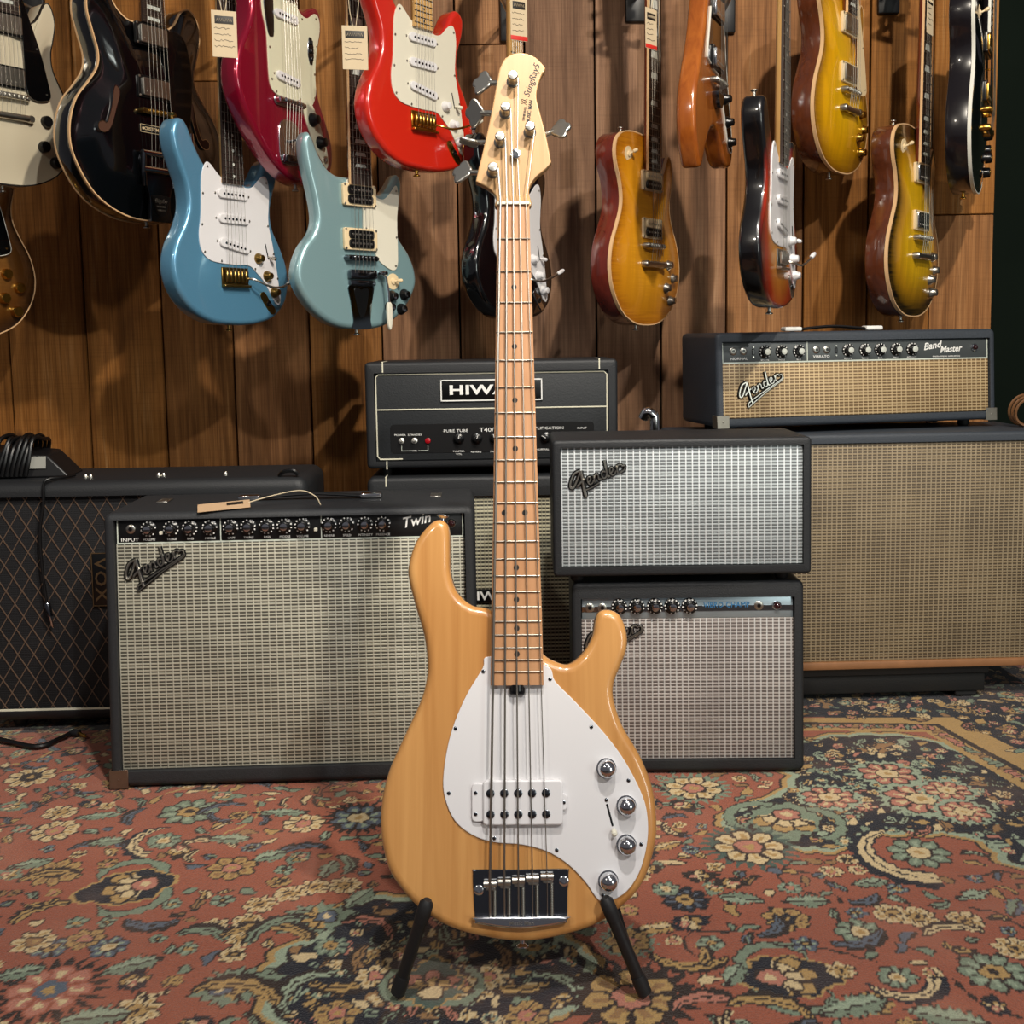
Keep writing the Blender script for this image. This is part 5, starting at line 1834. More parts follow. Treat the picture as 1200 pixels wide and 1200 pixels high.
def single_coil(root, z, slant, y, cover='white_plastic', w=0.082):
    o = slab_obj('pickup', cover, root, rrect(w, 0.018, 0.0088, 5), -0.0055, 0.0005, 0.0015, 0.0003, 2)
    o.location = (0, y, z)
    o.rotation_euler = (0, slant, 0)
    pm = MB()
    for i in range(6):
        pm.lathe([(0.0026, 0), (0.0026, 0.0008)], (-0.0262 + 0.01048 * i, -0.0055, 0), n=8)
    pm.build('pole_pieces', 'dark_chrome', o, stuff=True)
    for s in (-1, 1):
        link('screw', SCREW_S, 'nickel', o, (s * (w / 2 + 0.005), 0.0, 0))
    return o


def humbucker(root, z, y, ring='cream_plastic', cover='chrome', bob=None, proud=0.008):
    r = slab_obj('pickup', ring, root, rrect(0.090, 0.046, 0.004, 3, 0, 0), -0.0055, 0.002, 0.0012, 0.0003, 2)
    r.location = (0, y, z)
    if bob:
        slab_obj('bobbin', bob[0], r, rrect(0.068, 0.0180, 0.006, 3, 0, 0.0095), -0.0055 - proud * .6, -0.004, 0.0012, 0.0003, 2)
        slab_obj('bobbin', bob[1], r, rrect(0.068, 0.0180, 0.006, 3, 0, -0.0095), -0.0055 - proud * .6, -0.004, 0.0012, 0.0003, 2)
        ps = MB()
        for i in range(6):
            for zz in (0.0095, -0.0095):
                ps.lathe([(0.0024, 0), (0.0024, 0.0007)], (-0.025 + 0.010 * i, -0.0055 - proud * .6, zz), n=8)
        ps.build('pole_pieces', 'nickel', r, stuff=True)
    else:
        c = slab_obj('pickup_cover', cover, r, rrect(0.070, 0.037, 0.003, 3, 0, 0), -0.0055 - proud * .55, -0.004, 0.0014, 0.0003, 2)
        ps = MB()
        for i in range(6):
            ps.lathe([(0.0022, 0), (0.0022, 0.0006)], (-0.025 + 0.010 * i, -0.0055 - proud * .55, -0.010), n=8)
        ps.build('pole_pieces', 'nickel', r, stuff=True)
    for sx in (-1, 1):
        for sz in (-1, 1):
            link('screw', SCREW_S, 'nickel', r, (sx * 0.0415, -0.0055, sz * 0.0195))
    return r


def tune_bridge(root, z, y, mat='nickel', w=0.082):
    b = MB().rbox((0, y - 0.012, z), (w, 0.009, 0.012), 0.003, 2)
    for i in range(6):
        b.rbox((-0.0262 + 0.0105 * i, y - 0.0175, z), (0.006, 0.004, 0.009), 0.001, 1)
    for s in (-1, 1):
        b.lathe([(0.0065, 0), (0.0065, 0.009), (0.003, 0.018)], (s * (w / 2 - 0.003), y, z), n=12)
    b.build('bridge', mat, root)


def stop_tail(root, z, y, mat='nickel'):
    b = MB().tube([(-0.044, y - 0.010, z), (0.044, y - 0.010, z)], 0.0072, 12)
    for s in (-1, 1):
        b.lathe([(0.008, 0), (0.008, 0.014), (0.006, 0.017), (0.003, 0.017)], (s * 0.042, y, z), n=14)
    b.build('tailpiece', mat, root)


def dial(root, x, z, y, mat, R=0.012, h=0.014, cap=None, kind='plain'):
    if kind == 'hat':
        prof = [(R, 0), (R * .95, 0.004), (R * .70, 0.008), (R * .62, h), (R * .5, h + 0.001)]
    else:
        prof = [(R, 0), (R * .94, h * .85), (R * .82, h), (R * .3, h)]
    o = link('knob', MB().lathe(prof, (0, 0, 0), n=18).mesh('knob'), mat, root, (x / 1000, y, z / 1000))
    if cap:
        link('knob_cap', MB().lathe([(R * .5, h), (R * .5, h + 0.0012), (R * .2, h + 0.0016)], (0, 0, 0), n=14).mesh('knob_cap'), cap, o)
    return o


def toggle(root, x, z, y, ring='cream_plastic', tip='cream_plastic', lean=(0.3, 0.5)):
    o = link('toggle_switch', MB().lathe([(0.0175, 0), (0.0175, 0.0012), (0.007, 0.0016), (0.0065, 0.004), (0.004, 0.005)], (0, 0, 0), n=22).mesh('toggle_switch'), ring, root, (x / 1000, y, z / 1000))
    MB().lathe([(0.002, 0), (0.0022, 0.009), (0.0042, 0.011), (0.0046, 0.018), (0.002, 0.021)], (0, -0.003, 0), (lean[0], -1, lean[1]), 10).build('switch_tip', tip, o)


def button(root, x, y, z, d=(0, 0, -1), mat='nickel'):
    MB().lathe([(0.0035, -0.001), (0.0035, 0.007), (0.0075, 0.010), (0.0075, 0.0115), (0.004, 0.0125)], (x, y, z), d, 12).build('strap_button', mat, root)


HANGERS = []


def place(o, px, py, Y, yaw, nut_z, roll=0.0, yf=-0.010):
    o.location = at_y(px, py, Y)
    R_ = Matrix.Rotation(rad(yaw), 3, 'Z') @ Matrix.Rotation(rad(roll), 3, 'Y')
    o.rotation_euler = R_.to_euler()
    HANGERS.append((o.location + R_ @ Vector((0, yf + 0.012, nut_z)), R_, o))


def strat(label, px, py, Y, yaw, body, guard, hw, board, neck, roll=0.0, cover='white_plastic', knob='white_plastic', arm='down', tip='white_plastic'):
    g = thing('electric_guitar', label, 'guitar', group=None)
    slab_obj('body', body, g, spline(mm(STRAT), 5), 0.0, 0.045, 0.010, 0.010, 5, angle=60)
    pg = slab_obj('pickguard', guard, g, spline(mm(STRAT_G), 4), -0.0022, 0.0003, 0.0008, 0.0002, 2)
    screws(pg, [(-64, 316), (-79, 262), (-84, 200), (-80, 146), (-36, 130), (58, 118), (122, 52), (124, 100), (114, 152), (100, 210), (100, 300)], -0.0022)
    neck_set(g, 0.752, 0.288, 0.648, board, neck, head='six', tuner=hw, inlay_mat='pearl' if board == 'rosewood' else 'black_ink', yf=-0.0095)
    single_coil(g, 0.266, 0.0, -0.0022, cover)
    single_coil(g, 0.216, 0.0, -0.0022, cover)
    single_coil(g, 0.162, rad(10), -0.0022, cover)
    b = MB().rbox((0, -0.0018, 0.098), (0.074, 0.0035, 0.040), 0.001, 1)
    b.rbox((0, -0.006, 0.080), (0.074, 0.012, 0.005), 0.001, 1)
    for i in range(6):
        b.rbox((-0.0262 + 0.0105 * i, -0.0085, 0.100), (0.0092, 0.006, 0.024), 0.0015, 1)
    b.build('bridge', hw, g)
    strings(g, 0.108, 0.752, -0.0130, -0.0115, 0.086, -0.0060)
    for x, z in ((68, 140), (92, 104), (112, 70)):
        dial(g, x, z, -0.0022, knob, 0.0115, 0.0135, kind='hat')
    s = MB().tube([(0.090, -0.0024, 0.172), (0.098, -0.0024, 0.140)], 0.0013, 5)
    so_ = s.build('selector_switch', 'black_plastic', g)
    MB().lathe([(0.0015, 0), (0.0018, 0.008), (0.0042, 0.010), (0.004, 0.018), (0.0015, 0.020)], (0.098, -0.002, 0.145), (0.3, -1, -0.3), 10).build('switch_tip', tip, so_)
    jp = slab_obj('jack_plate', hw, g, spline(mm([(72, 64), (84, 70), (102, 48), (116, 32), (111, 24), (100, 26), (82, 46)]), 4), -0.0020, 0.001, 0.0008, 0.0002, 2)
    MB().lathe([(0.0065, 0), (0.006, 0.002), (0.0035, 0.002), (0.0035, 0.0002)], (0.095, -0.002, 0.046), n=14).build('jack', 'black_plastic', jp)
    if arm == 'down':
        pts = [(0.030, -0.006, 0.096), (0.036, -0.020, 0.092), (0.060, -0.030, 0.088), (0.100, -0.034, 0.098), (0.125, -0.036, 0.108)]
    else:
        pts = [(0.030, -0.006, 0.096), (0.036, -0.022, 0.094), (0.070, -0.034, 0.080), (0.100, -0.036, 0.080), (0.118, -0.037, 0.088)]
    am = MB().tube(spline(pts, 5, False), 0.0024, 8).build('tremolo_arm', 'nickel' if hw != 'gold' else 'gold', g)
    d = Vector(pts[-1]) - Vector(pts[-2])
    MB().lathe([(0.0026, -0.002), (0.0048, 0.002), (0.0052, 0.016), (0.0038, 0.024), (0.001, 0.026)], pts[-1], d, 10).build('arm_tip', tip, am)
    button(g, 0.0, 0.022, 0.0, mat=hw)
    button(g, -0.128, 0.022, 0.401, (0, 0, 1), hw)
    place(g, px, py, Y, yaw, 0.752, roll)
    return g


def les_paul(label, px, py, Y, yaw, top, back, bind, hw, ring, cover, knob, board='rosewood', neck='mahogany_red', guard=None, roll=0.0, bob=None, inlay='trapeze', knob_kind='hat', knob_cap=None, tip='cream_plastic', guard_bind=False, tring='cream_plastic'):
    g = thing('electric_guitar', label, 'guitar')
    o = spline(mm(LESP), 5)
    slab_obj('body', back, g, o, 0.0085, 0.054, 0.0006, 0.004, 2)
    slab_obj('top', top, g, o, 0.0, 0.0085, 0.0012, 0.0003, 2, arch=0.013, ts=(0.98, 0.94, 0.88, 0.8, 0.7, 0.58, 0.4, 0.15), centre=(0.0, 0.19), angle=60)
    band(o, 0.0, 0.0075).build('binding', bind, g)
    Y0 = -0.0125
    neck_set(g, 0.182 + 0.628, 0.352, 0.628, board, neck, head='gibson', head_mat='black_gloss', tuner=hw, inlay=inlay, yf=-0.022, frets=22)
    band([(-0.0288, 0.352), (0.0288, 0.352), (0.0218, 0.810), (-0.0218, 0.810)], -0.0222, -0.0168, 0.0012, 0.0).build('neck_binding', bind, g)
    humbucker(g, 0.222, Y0, ring, cover, bob)
    humbucker(g, 0.330, Y0, ring, cover, bob)
    tune_bridge(g, 0.182, Y0, hw)
    stop_tail(g, 0.140, Y0, hw)
    strings(g, 0.182, 0.810, -0.0325, -0.0245, 0.141, -0.028)
    for x, z in ((84, 142), (117, 112), (76, 88), (108, 58)):
        yk = -0.009 if x < 100 else -0.003
        dial(g, x, z, yk, knob, 0.0128, 0.0145, knob_cap, knob_kind)
    toggle(g, -88, 383, -0.0035, tring, tip)
    if guard:
        gp = spline(mm([(32, 394), (34, 345), (36, 240), (40, 196), (56, 182), (80, 184), (94, 194), (90, 222), (76, 280), (58, 334), (42, 380), (37, 394)]), 4)
        p = slab_obj('pickguard', guard, g, gp, -0.0215, -0.0190, 0.0006, 0.0003, 2)
        if guard_bind:
            band(gp, -0.0216, -0.0188, 0.0008, 0.0006).build('guard_edge', 'white_binding', p)
        for x, z in ((66, 290), (84, 198)):
            MB().cyl((x / 1000, -0.0225, z / 1000), (x / 1000, -0.002, z / 1000), 0.002, n=8).build('guard_post', hw, p)
    button(g, 0.0, 0.03, 0.0, mat=hw)
    button(g, -0.062, 0.032, 0.437, (0, 0, 1), hw)
    place(g, px, py, Y, yaw, 0.810, roll, -0.022)
    return g


# ---- solid blue with horn, gold hardware
strat('blue metallic electric guitar with white pickguard and gold hardware hanging on the wall', 277, 381, 2.32, 58, 'lake_blue', 'white_plastic', 'aged_gold', 'rosewood', 'maple_vintage', knob='aged_gold', arm='low', tip='nickel')
strat('bright red electric guitar with off white pickguard and gold bridge hanging on the wall', 497, 199, 2.39, 51, 'fiesta_red', 'aged_white', 'gold', 'maple_vintage', 'maple_vintage', tip='aged_white')
strat('glossy black electric guitar with white pickguard hanging behind the bass neck', 606, 375, 2.55, 57, 'black_gloss', 'white_plastic', 'chrome', 'maple_vintage', 'maple_vintage', knob='white_plastic')
strat('dark red and amber sunburst electric guitar with white pickguard hanging edge on', 914, 361, 2.28, 63, 'burst_three', 'white_plastic', 'nickel', 'rosewood', 'maple_vintage')

les_paul('white single cutaway guitar with black pickguard and black knobs hanging on the wall', 12, 217, 2.40, 56, 'white_gloss', 'white_gloss', 'black_ink', 'nickel', 'black_plastic', 'nickel', 'black_plastic', 'rosewood', 'white_gloss', 'black_gloss', inlay='block', knob_kind='plain')
les_paul('dark brown sunburst single cutaway guitar with gold knobs and black pickguard on the wall', -34, 396, 2.46, 56, 'burst_dark', 'mahogany_brown', 'ivory_binding', 'gold', 'black_plastic', 'gold', 'gold', guard='black_gloss', inlay='block', knob_kind='plain', guard_bind=True)
les_paul('amber flame top single cutaway guitar with red sides and cream binding', 758, 381, 2.62, 54, 'burst_lemon', 'mahogany_red', 'ivory_binding', 'nickel', 'cream_plastic', 'chrome', 'nickel', bob=('cream_plastic', 'black_plastic'))
les_paul('yellow gold single cutaway guitar with cream pickguard hung high on the wall', 986, 203, 2.62, 52, 'burst_green_gold', 'mahogany_brown', 'ivory_binding', 'nickel', 'cream_plastic', 'nickel', 'gold', guard='cream_plastic')
les_paul('yellow and black tobacco sunburst single cutaway guitar beside the green wall', 1070, 371, 2.64, 50, 'burst_tobacco', 'mahogany_brown', 'ivory_binding', 'nickel', 'cream_plastic', 'chrome', 'nickel')
les_paul('black single cutaway guitar with white binding and gold hardware hanging edge on', 1145, 226, 2.62, 62, 'black_gloss', 'black_side', 'white_binding', 'gold', 'black_plastic', 'gold', 'black_plastic', inlay='block', knob_kind='plain', knob_cap='gold', guard='black_gloss', neck='black_side')


# ---- semi hollow with vibrato tailpiece
def semi_hollow():
    g = thing('electric_guitar', 'glossy black semi hollow guitar with sound hole and vibrato tailpiece on the wall', 'guitar')
    o = spline(mm(SEMI), 5)
    slab_obj('body', 'black_gloss', g, o, 0.0085, 0.050, 0.0008, 0.002, 2)
    slab_obj('top', 'black_gloss', g, o, 0.0, 0.0085, 0.0012, 0.0003, 2, arch=0.016, ts=(0.98, 0.94, 0.88, 0.8, 0.7, 0.58, 0.4, 0.15), centre=(0.0, 0.22), angle=60)
    band(o, 0.0, 0.0045).build('binding', 'ivory_binding', g)
    band(o, 0.0465, 0.0503).build('binding', 'ivory_binding', g)
    Y0 = -0.015
    neck_set(g, 0.225 + 0.628, 0.408, 0.628, 'rosewood', 'mahogany_brown', head='gibson', head_mat='black_gloss', tuner='nickel', inlay='block', yf=-0.024, frets=22)
    humbucker(g, 0.276, Y0, 'black_plastic', 'nickel')
    humbucker(g, 0.384, Y0, 'black_plastic', 'nickel')
    tune_bridge(g, 0.225, Y0, 'aged_gold', 0.088)
    fh = spline(mm([(-100, 266), (-92, 260), (-92, 246), (-102, 218), (-112, 190), (-122, 174), (-134, 168), (-146, 172), (-146, 184), (-136, 190), (-126, 188), (-118, 204), (-110, 230), (-106, 254)]), 4)
    pbr('hollow_inside', '#4a2a18', 0.8)
    for s, nm in ((1, 0), (-1, 1)):
        q = [(x * s, z) for x, z in fh]
        f = slab_obj('sound_hole', 'hollow_inside', g, q, -0.0170, -0.004, 0.0003, 0.0003, 1)
        band(q, -0.0174, -0.006, 0.0008, 0.0006).build('hole_edge', 'chrome', f)
    pl = panel_box(0.086, 0.016, 0.002, 0, Y0 - 0.0018, 0.190, 0.0006).build('name_plate', 'black_plastic', g)
    text('CUSTOM MADE', 0.0094, 'cream_plastic', pl, (0, Y0 - 0.0032, 0.190), extrude=0.0002, offset=0.0001)
    e_ = MB()
    for s in (-1, 1):
        e_.box((0, Y0 - 0.0030, 0.190 + s * 0.0078), (0.086, 0.0005, 0.0008)).box((s * 0.0427, Y0 - 0.0030, 0.190), (0.0008, 0.0005, 0.016))
        e_.lathe([(0.0028, 0), (0.0028, 0.0006)], (s * 0.036, Y0 - 0.003, 0.190), n=10)
    e_.build('plate_border', 'cream_plastic', pl)
    # vibrato: side arms, roller bar, tension bar and the pressed base
    fo = spline(mm([(-40, 140), (40, 140), (44, 104), (34, 74), (26, 40), (28, 2), (22, -2), (-22, -2), (-28, 2), (-26, 40), (-34, 74), (-44, 104)]), 4)
    v = slab_obj('vibrato_tailpiece', 'dark_chrome', g, fo, Y0 - 0.005, Y0 + 0.004, 0.0015, 0.0003, 2)
    slab_obj('emblem_plate', 'black_plastic', v, spline(mm([(-24, 52), (24, 52), (19, 36), (12, 14), (0, 8), (-12, 14), (-19, 36)]), 4), Y0 - 0.0062, Y0 - 0.0048, 0.0004, 0.0002, 1)
    text('Bigsby', 0.0130, 'nickel', v, (0, Y0 - 0.0066, 0.042), extrude=0.0003, shear=0.2)
    text('LICENSED', 0.0055, 'nickel', v, (0, Y0 - 0.0066, 0.030), extrude=0.0003)
    text('VIBRATO', 0.0052, 'nickel', v, (0, Y0 - 0.0066, 0.022), extrude=0.0003)
    for z, r in ((0.138, 0.006), (0.104, 0.0075)):
        MB().tube([(-0.050, Y0 - 0.014, z), (0.050, Y0 - 0.014, z)], r, 12).build('roller_bar', 'chrome', v)
    for s in (-1, 1):
        MB().tube([(s * 0.046, Y0 - 0.014, 0.140), (s * 0.047, Y0 - 0.012, 0.10), (s * 0.040, Y0 - 0.004, 0.072)], 0.006, 10).build('side_arm', 'dark_chrome', v)
    am = MB().tube(spline([(0.050, Y0 - 0.014, 0.106), (0.066, Y0 - 0.024, 0.112), (0.074, Y0 - 0.030, 0.130), (0.070, Y0 - 0.032, 0.190)], 5, False), 0.0042, 8, flat=.5, nrm=(0, 1, 0)).build('vibrato_arm', 'chrome', v)
    for x, z in ((100, 150), (138, 128), (92, 100), (130, 78)):
        dial(g, x, z, -0.010 if x < 120 else -0.004, 'black_plastic', 0.0125, 0.014, kind='hat')
    strings(g, 0.225, 0.853, -0.0350, -0.0265, 0.108, -0.028)
    gp = spline(mm([(34, 395), (36, 300), (40, 190), (70, 176), (84, 196), (96, 262), (98, 330), (84, 390), (60, 404), (44, 402)]), 4)
    slab_obj('pickguard', 'black_gloss', g, gp, -0.0235, -0.0212, 0.0006, 0.0003, 2)
    button(g, 0, 0.028, 0.0)
    place(g, 182, 260, 2.42, 58, 0.853, 0.0, -0.024)


semi_hollow()


# ---- offset red guitar
def offset_red():
    g = thing('electric_guitar', 'metallic cherry red offset guitar with mint pickguard and chrome plates on the wall', 'guitar')
    slab_obj('body', 'candy_red', g, spline(mm(OFFS), 5), 0.0, 0.045, 0.010, 0.010, 5, angle=60)
    pg = slab_obj('pickguard', 'mint_guard', g, spline(mm(OFFS_G), 4), -0.0022, 0.0003, 0.0008, 0.0002, 2)
    screws(pg, [(-62, 330), (-58, 262), (-54, 200), (-40, 178), (98, 190), (100, 240), (112, 300), (112, 358), (60, 345)], -0.0022)
    neck_set(g, 0.160 + 0.610, 0.372, 0.610, 'rosewood', 'maple_vintage', head='six', yf=-0.0095, frets=21)
    single_coil(g, 0.335, 0.0, -0.0022, 'white_plastic', 0.080)
    single_coil(g, 0.210, rad(4), -0.0022, 'white_plastic', 0.080)
    slab_obj('rhythm_plate', 'dark_chrome', g, spline(mm([(-74, 392), (-48, 392), (-42, 380), (-42, 296), (-50, 284), (-62, 288), (-72, 330), (-76, 372)]), 3), -0.0036, -0.0020, 0.0006, 0.0002, 1)
    oc = [(88 + 13 * math.cos(a) * .9, 286 + 34 * math.sin(a) * .9) for a in [rad(22.5 + 45 * k) for k in range(8)]]
    op = slab_obj('switch_plate', 'dark_chrome', g, [(x / 1000, z / 1000) for x, z in oc], -0.0036, -0.0020, 0.0006, 0.0002, 1)
    for k in (-1, 0, 1):
        MB().rbox((0.088, -0.0050, 0.286 + 0.017 * k), (0.007, 0.005, 0.009), 0.001, 1).build('slide_switch', 'black_plastic', op)
    ct = slab_obj('control_plate', 'mint_guard', g, spline(mm(OFFS_C), 4), -0.0026, 0.0003, 0.0006, 0.0002, 1)
    for x, z in ((86, 142), (112, 98)):
        dial(g, x, z, -0.0026, 'black_plastic', 0.0150, 0.016, None, 'hat')
    MB().lathe([(0.0085, 0), (0.008, 0.003), (0.0045, 0.004), (0.004, 0.001)], (0.130, -0.0026, 0.064), n=14).build('jack', 'nickel', g)
    b = MB().tube([(-0.044, -0.012, 0.162), (0.044, -0.012, 0.162)], 0.0058, 10)
    for i in range(6):
        b.cyl((-0.0292 + 0.0105 * i, -0.0165, 0.162), (-0.0232 + 0.0105 * i, -0.0165, 0.162), 0.0050, n=10)
    for s in (-1, 1):
        b.lathe([(0.007, 0), (0.007, 0.012)], (s * 0.040, -0.001, 0.162), n=10)
    slab_b = slab_obj('bridge_plate', 'chrome', g, rrect(0.098, 0.020, 0.009, 4, 0, 0.162), -0.0034, -0.0012, 0.0006, 0.0002, 1)
    b.build('bridge', 'chrome', g)
    tp = slab_obj('tailpiece', 'chrome', g, spline(mm([(-34, 48), (-36, 100), (-26, 122), (0, 128), (26, 122), (36, 100), (34, 48), (20, 36), (-20, 36)]), 4), -0.0028, 0.0003, 0.0008, 0.0002, 1)
    MB().rbox((0, -0.009, 0.046), (0.060, 0.012, 0.016), 0.003, 2).build('string_anchor', 'dark_chrome', tp)
    MB().tube(spline([(0.004, -0.003, 0.084), (0.010, -0.018, 0.088), (0.034, -0.026, 0.088), (0.070, -0.030, 0.052), (0.098, -0.032, 0.022)], 5, False), 0.0026, 8).build('tremolo_arm', 'chrome', tp)
    strings(g, 0.162, 0.770, -0.0185, -0.0115, 0.052, -0.0100)
    button(g, 0.05, 0.022, 0.001)
    place(g, 340, 214, 2.36, 66, 0.770)


offset_red()


# ---- pale blue twin horned guitar
def horned_blue():
    g = thing('electric_guitar', 'pale metallic blue double horned guitar with cream pickguard and long chrome vibrato', 'guitar')
    slab_obj('body', 'pelham_blue', g, spline(mm(SGO), 5), 0.0, 0.036, 0.012, 0.012, 5, angle=60)
    gp = spline(mm([(-30, 312), (-26, 270), (10, 262), (12, 208), (44, 200), (44, 160), (60, 142), (92, 128), (106, 140), (108, 175), (108, 240), (114, 285), (108, 312), (92, 296), (72, 280), (50, 282), (30, 300), (20, 316)]), 4)
    pg = slab_obj('pickguard', 'aged_white', g, gp, -0.0024, 0.0003, 0.0006, 0.0002, 2)
    screws(pg, [(100, 138), (104, 200), (106, 300), (18, 214), (16, 256), (-24, 306), (38, 296)], -0.0024)
    neck_set(g, 0.150 + 0.628, 0.302, 0.628, 'rosewood', 'mahogany_brown', head='gibson', head_mat='black_gloss', inlay='trapeze', yf=-0.012, frets=22)
    band([(-0.0288, 0.302), (0.0288, 0.302), (0.0218, 0.778), (-0.0218, 0.778)], -0.0122, -0.0068, 0.0012, 0.0).build('neck_binding', 'ivory_binding', g)
    humbucker(g, 0.282, -0.002, 'cream_plastic', 'chrome', ('black_plastic', 'black_plastic'), 0.006)
    humbucker(g, 0.190, -0.002, 'cream_plastic', 'chrome', ('black_plastic', 'black_plastic'), 0.006)
    tune_bridge(g, 0.150, 0.002, 'dark_chrome')
    pbr('mirror_plate', '#7f8a8e', 0.08, 1.0)
    base = spline(mm([(-32, 96), (32, 96), (30, 60), (24, 20), (26, 2), (0, 0), (-26, 2), (-24, 20), (-30, 60)]), 3)
    v = slab_obj('vibrato_plate', 'mirror_plate', g, base, -0.0026, 0.0003, 0.0005, 0.0002, 1)
    MB().rbox((0, -0.008, 0.116), (0.074, 0.014, 0.020), 0.004, 2).rbox((0, -0.006, 0.098), (0.070, 0.010, 0.012), 0.003, 2).build('string_block', 'dark_chrome', v)
    ly = slab_obj('lyre', 'plate_black', v, spline(mm([(-20, 84), (-10, 88), (0, 84), (10, 88), (20, 84), (16, 58), (9, 34), (0, 24), (-9, 34), (-16, 58)]), 3), -0.0034, -0.0024, 0.0003, 0.0002, 1)
    pts = [(0.052, -0.012, 0.118), (0.054, -0.022, 0.110), (0.056, -0.026, 0.080), (0.055, -0.028, 0.050)]
    am = MB().tube(pts, 0.0026, 8).build('vibrato_arm', 'chrome', v)
    MB().rbox((0.052, -0.013, 0.120), (0.022, 0.014, 0.009), 0.003, 2).build('arm_clamp', 'chrome', am)
    slab_obj('arm_grip', 'aged_white', am, spline(mm([(49, 54), (61, 54), (62, 20), (58, 0), (52, 0), (48, 20)]), 3), -0.032, -0.024, 0.003, 0.003, 2)
    toggle(g, 92, 104, 0.0, 'cream_plastic', 'cream_plastic', (0.6, 0.1))
    for x, z in ((88, 72), (124, 76), (80, 48), (114, 44)):
        dial(g, x, z, 0.0, 'black_plastic', 0.0128, 0.014, 'chrome', 'hat')
    strings(g, 0.150, 0.778, -0.0180, -0.0145, 0.112, -0.0140)
    button(g, 0, 0.018, 0.0)
    place(g, 424, 386, 2.39, 48, 0.778, 0.0, -0.012)


horned_blue()


# ---- natural swept wing guitar seen from its edge
def vee():
    g = thing('electric_guitar', 'orange brown natural wood swept wing guitar seen from its edge on the wall', 'guitar')
    slab_obj('body', 'mahogany_orange', g, spline(mm(VEE), 6), 0.0, 0.042, 0.009, 0.012, 5, angle=60)
    gp = spline(mm(VEE_G), 4)
    pg = slab_obj('pickguard', 'black_gloss', g, gp, -0.0030, 0.0003, 0.0006, 0.0002, 2)
    band(gp, -0.0031, 0.0004, 0.0014, 0.0006).build('guard_edge', 'white_binding', pg)
    neck_set(g, 0.190 + 0.628, 0.360, 0.628, 'rosewood', 'mahogany_orange', head='gibson', head_mat='black_gloss', inlay='dot', yf=-0.014, frets=22)
    humbucker(g, 0.340, -0.002, 'black_plastic', 'chrome')
    humbucker(g, 0.238, -0.002, 'black_plastic', 'chrome')
    tune_bridge(g, 0.190, 0.0, 'nickel')
    slab_obj('tailpiece', 'dark_chrome', g, spline(mm([(-26, 168), (26, 168), (14, 142), (0, 136), (-14, 142)]), 3), -0.014, 0.001, 0.002, 0.0003, 2)
    for x, z in ((66, 168), (88, 122), (108, 82)):
        dial(g, x, z, -0.003, 'black_plastic', 0.0128, 0.015, None, 'hat')
    strings(g, 0.190, 0.818, -0.0200, -0.0165, 0.165, -0.0150)
    button(g, -0.02, 0.021, 0.128)
    place(g, 838, 204, 2.42, 65, 0.818, 0.0, -0.014)


vee()

# ------------------------------------------------------------------ hangers that carry the guitars
HNAMES = ['blue metallic guitar', 'bright red guitar', 'black guitar behind the bass', 'red and amber sunburst guitar', 'white single cutaway guitar', 'dark brown sunburst guitar', 'amber flame top guitar',
          'yellow gold guitar', 'tobacco sunburst guitar', 'black guitar with white binding', 'black semi hollow guitar', 'cherry red offset guitar', 'pale blue double horned guitar', 'natural swept wing guitar']
for nm, (p, R_, o) in zip(HNAMES, HANGERS):
    y_dir = R_ @ Vector((0, 1, 0))
    h = thing('guitar_hanger', 'black padded wall hanger holding the neck of the ' + nm, 'hanger', (p.x, p.y, p.z - 0.004), group='wall hangers')
    O = h.location.copy()
    back = R_ @ Vector((0, 0.045, 0))
    wall = Vector((p.x, WALL_Y - 0.004, O.z + 0.012))
    MB().rbox(wall - O, (0.055, 0.018, 0.12), 0.005, 2).build('wall_plate', 'black_satin', h)
    MB().tube([back, Vector((back.x * .5, (wall - O).y * .5, 0.006)), wall - O], 0.006, 10).build('rod', 'nickel', h)
    yk = MB()
    for s in (-1, 1):
        a, b = R_ @ Vector((s * 0.031, 0.045, 0)), R_ @ Vector((s * 0.032, -0.035, 0.004))
        MB().tube([a, a.lerp(b, .5), b, b + Vector((0, 0, 0.012))], 0.0075, 10).build('padded_arm', 'black_rubber', h)
    MB().tube([R_ @ Vector((-0.032, 0.045, 0)), R_ @ Vector((0.032, 0.045, 0))], 0.0065, 10).build('yoke', 'black_rubber', h)

# ================================================================== tags, cables and small things
def price_tag(label, px, py, Y, yaw, w, h, red=False, top=None, lean=0.0):
    """stiff card on a loop of string"""
    p = at_y(px, py, Y)
    t = thing('price_tag', label, 'tag', p, (lean, 0, rad(yaw)), 'price tags on the guitars')
    MB().rbox((0, 0, 0), (w, 0.0012, h), 0.0004, 1).build('card', 'paper', t)
    lg = panel_box(w * .74, h * .17, 0.0004, 0, -0.0007, h * .30, 0.0001).build('printed_logo', 'black_ink', t)
    MB().tube([(-w * .30 + w * .6 * i / 14, -0.0010, h * (.30 + (.030 if i % 2 else -.030))) for i in range(15)], 0.0006, 4).build('logo_scrawl', 'paper', lg)
    wr = MB()
    r = random.Random(px)
    for k in range(4):
        z = h * (.12 - .13 * k)
        pts = [(-w * .40 + w * .8 * i / 12, -0.0008, z + r.uniform(-.022, .022) * h) for i in range(13 - r.randint(0, 4))]
        wr.tube(pts, 0.0005, 4)
    wr.build('handwriting', 'black_ink', t)
    if red:
        panel_box(w, h * .10, 0.0004, 0, -0.0007, -h * .44, 0.0001).build('red_strip', 'red_tag', t)
    L = top or 0.12
    MB().tube(spline([(-0.002, 0, h * .43), (-0.010, -0.002, h * .5 + L * .4), (0.0, 0.0, h * .5 + L), (0.010, 0.002, h * .5 + L * .5), (0.002, 0, h * .43)], 5, False), 0.0008, 5).build('string_loop', 'tag_string', t)
    return t


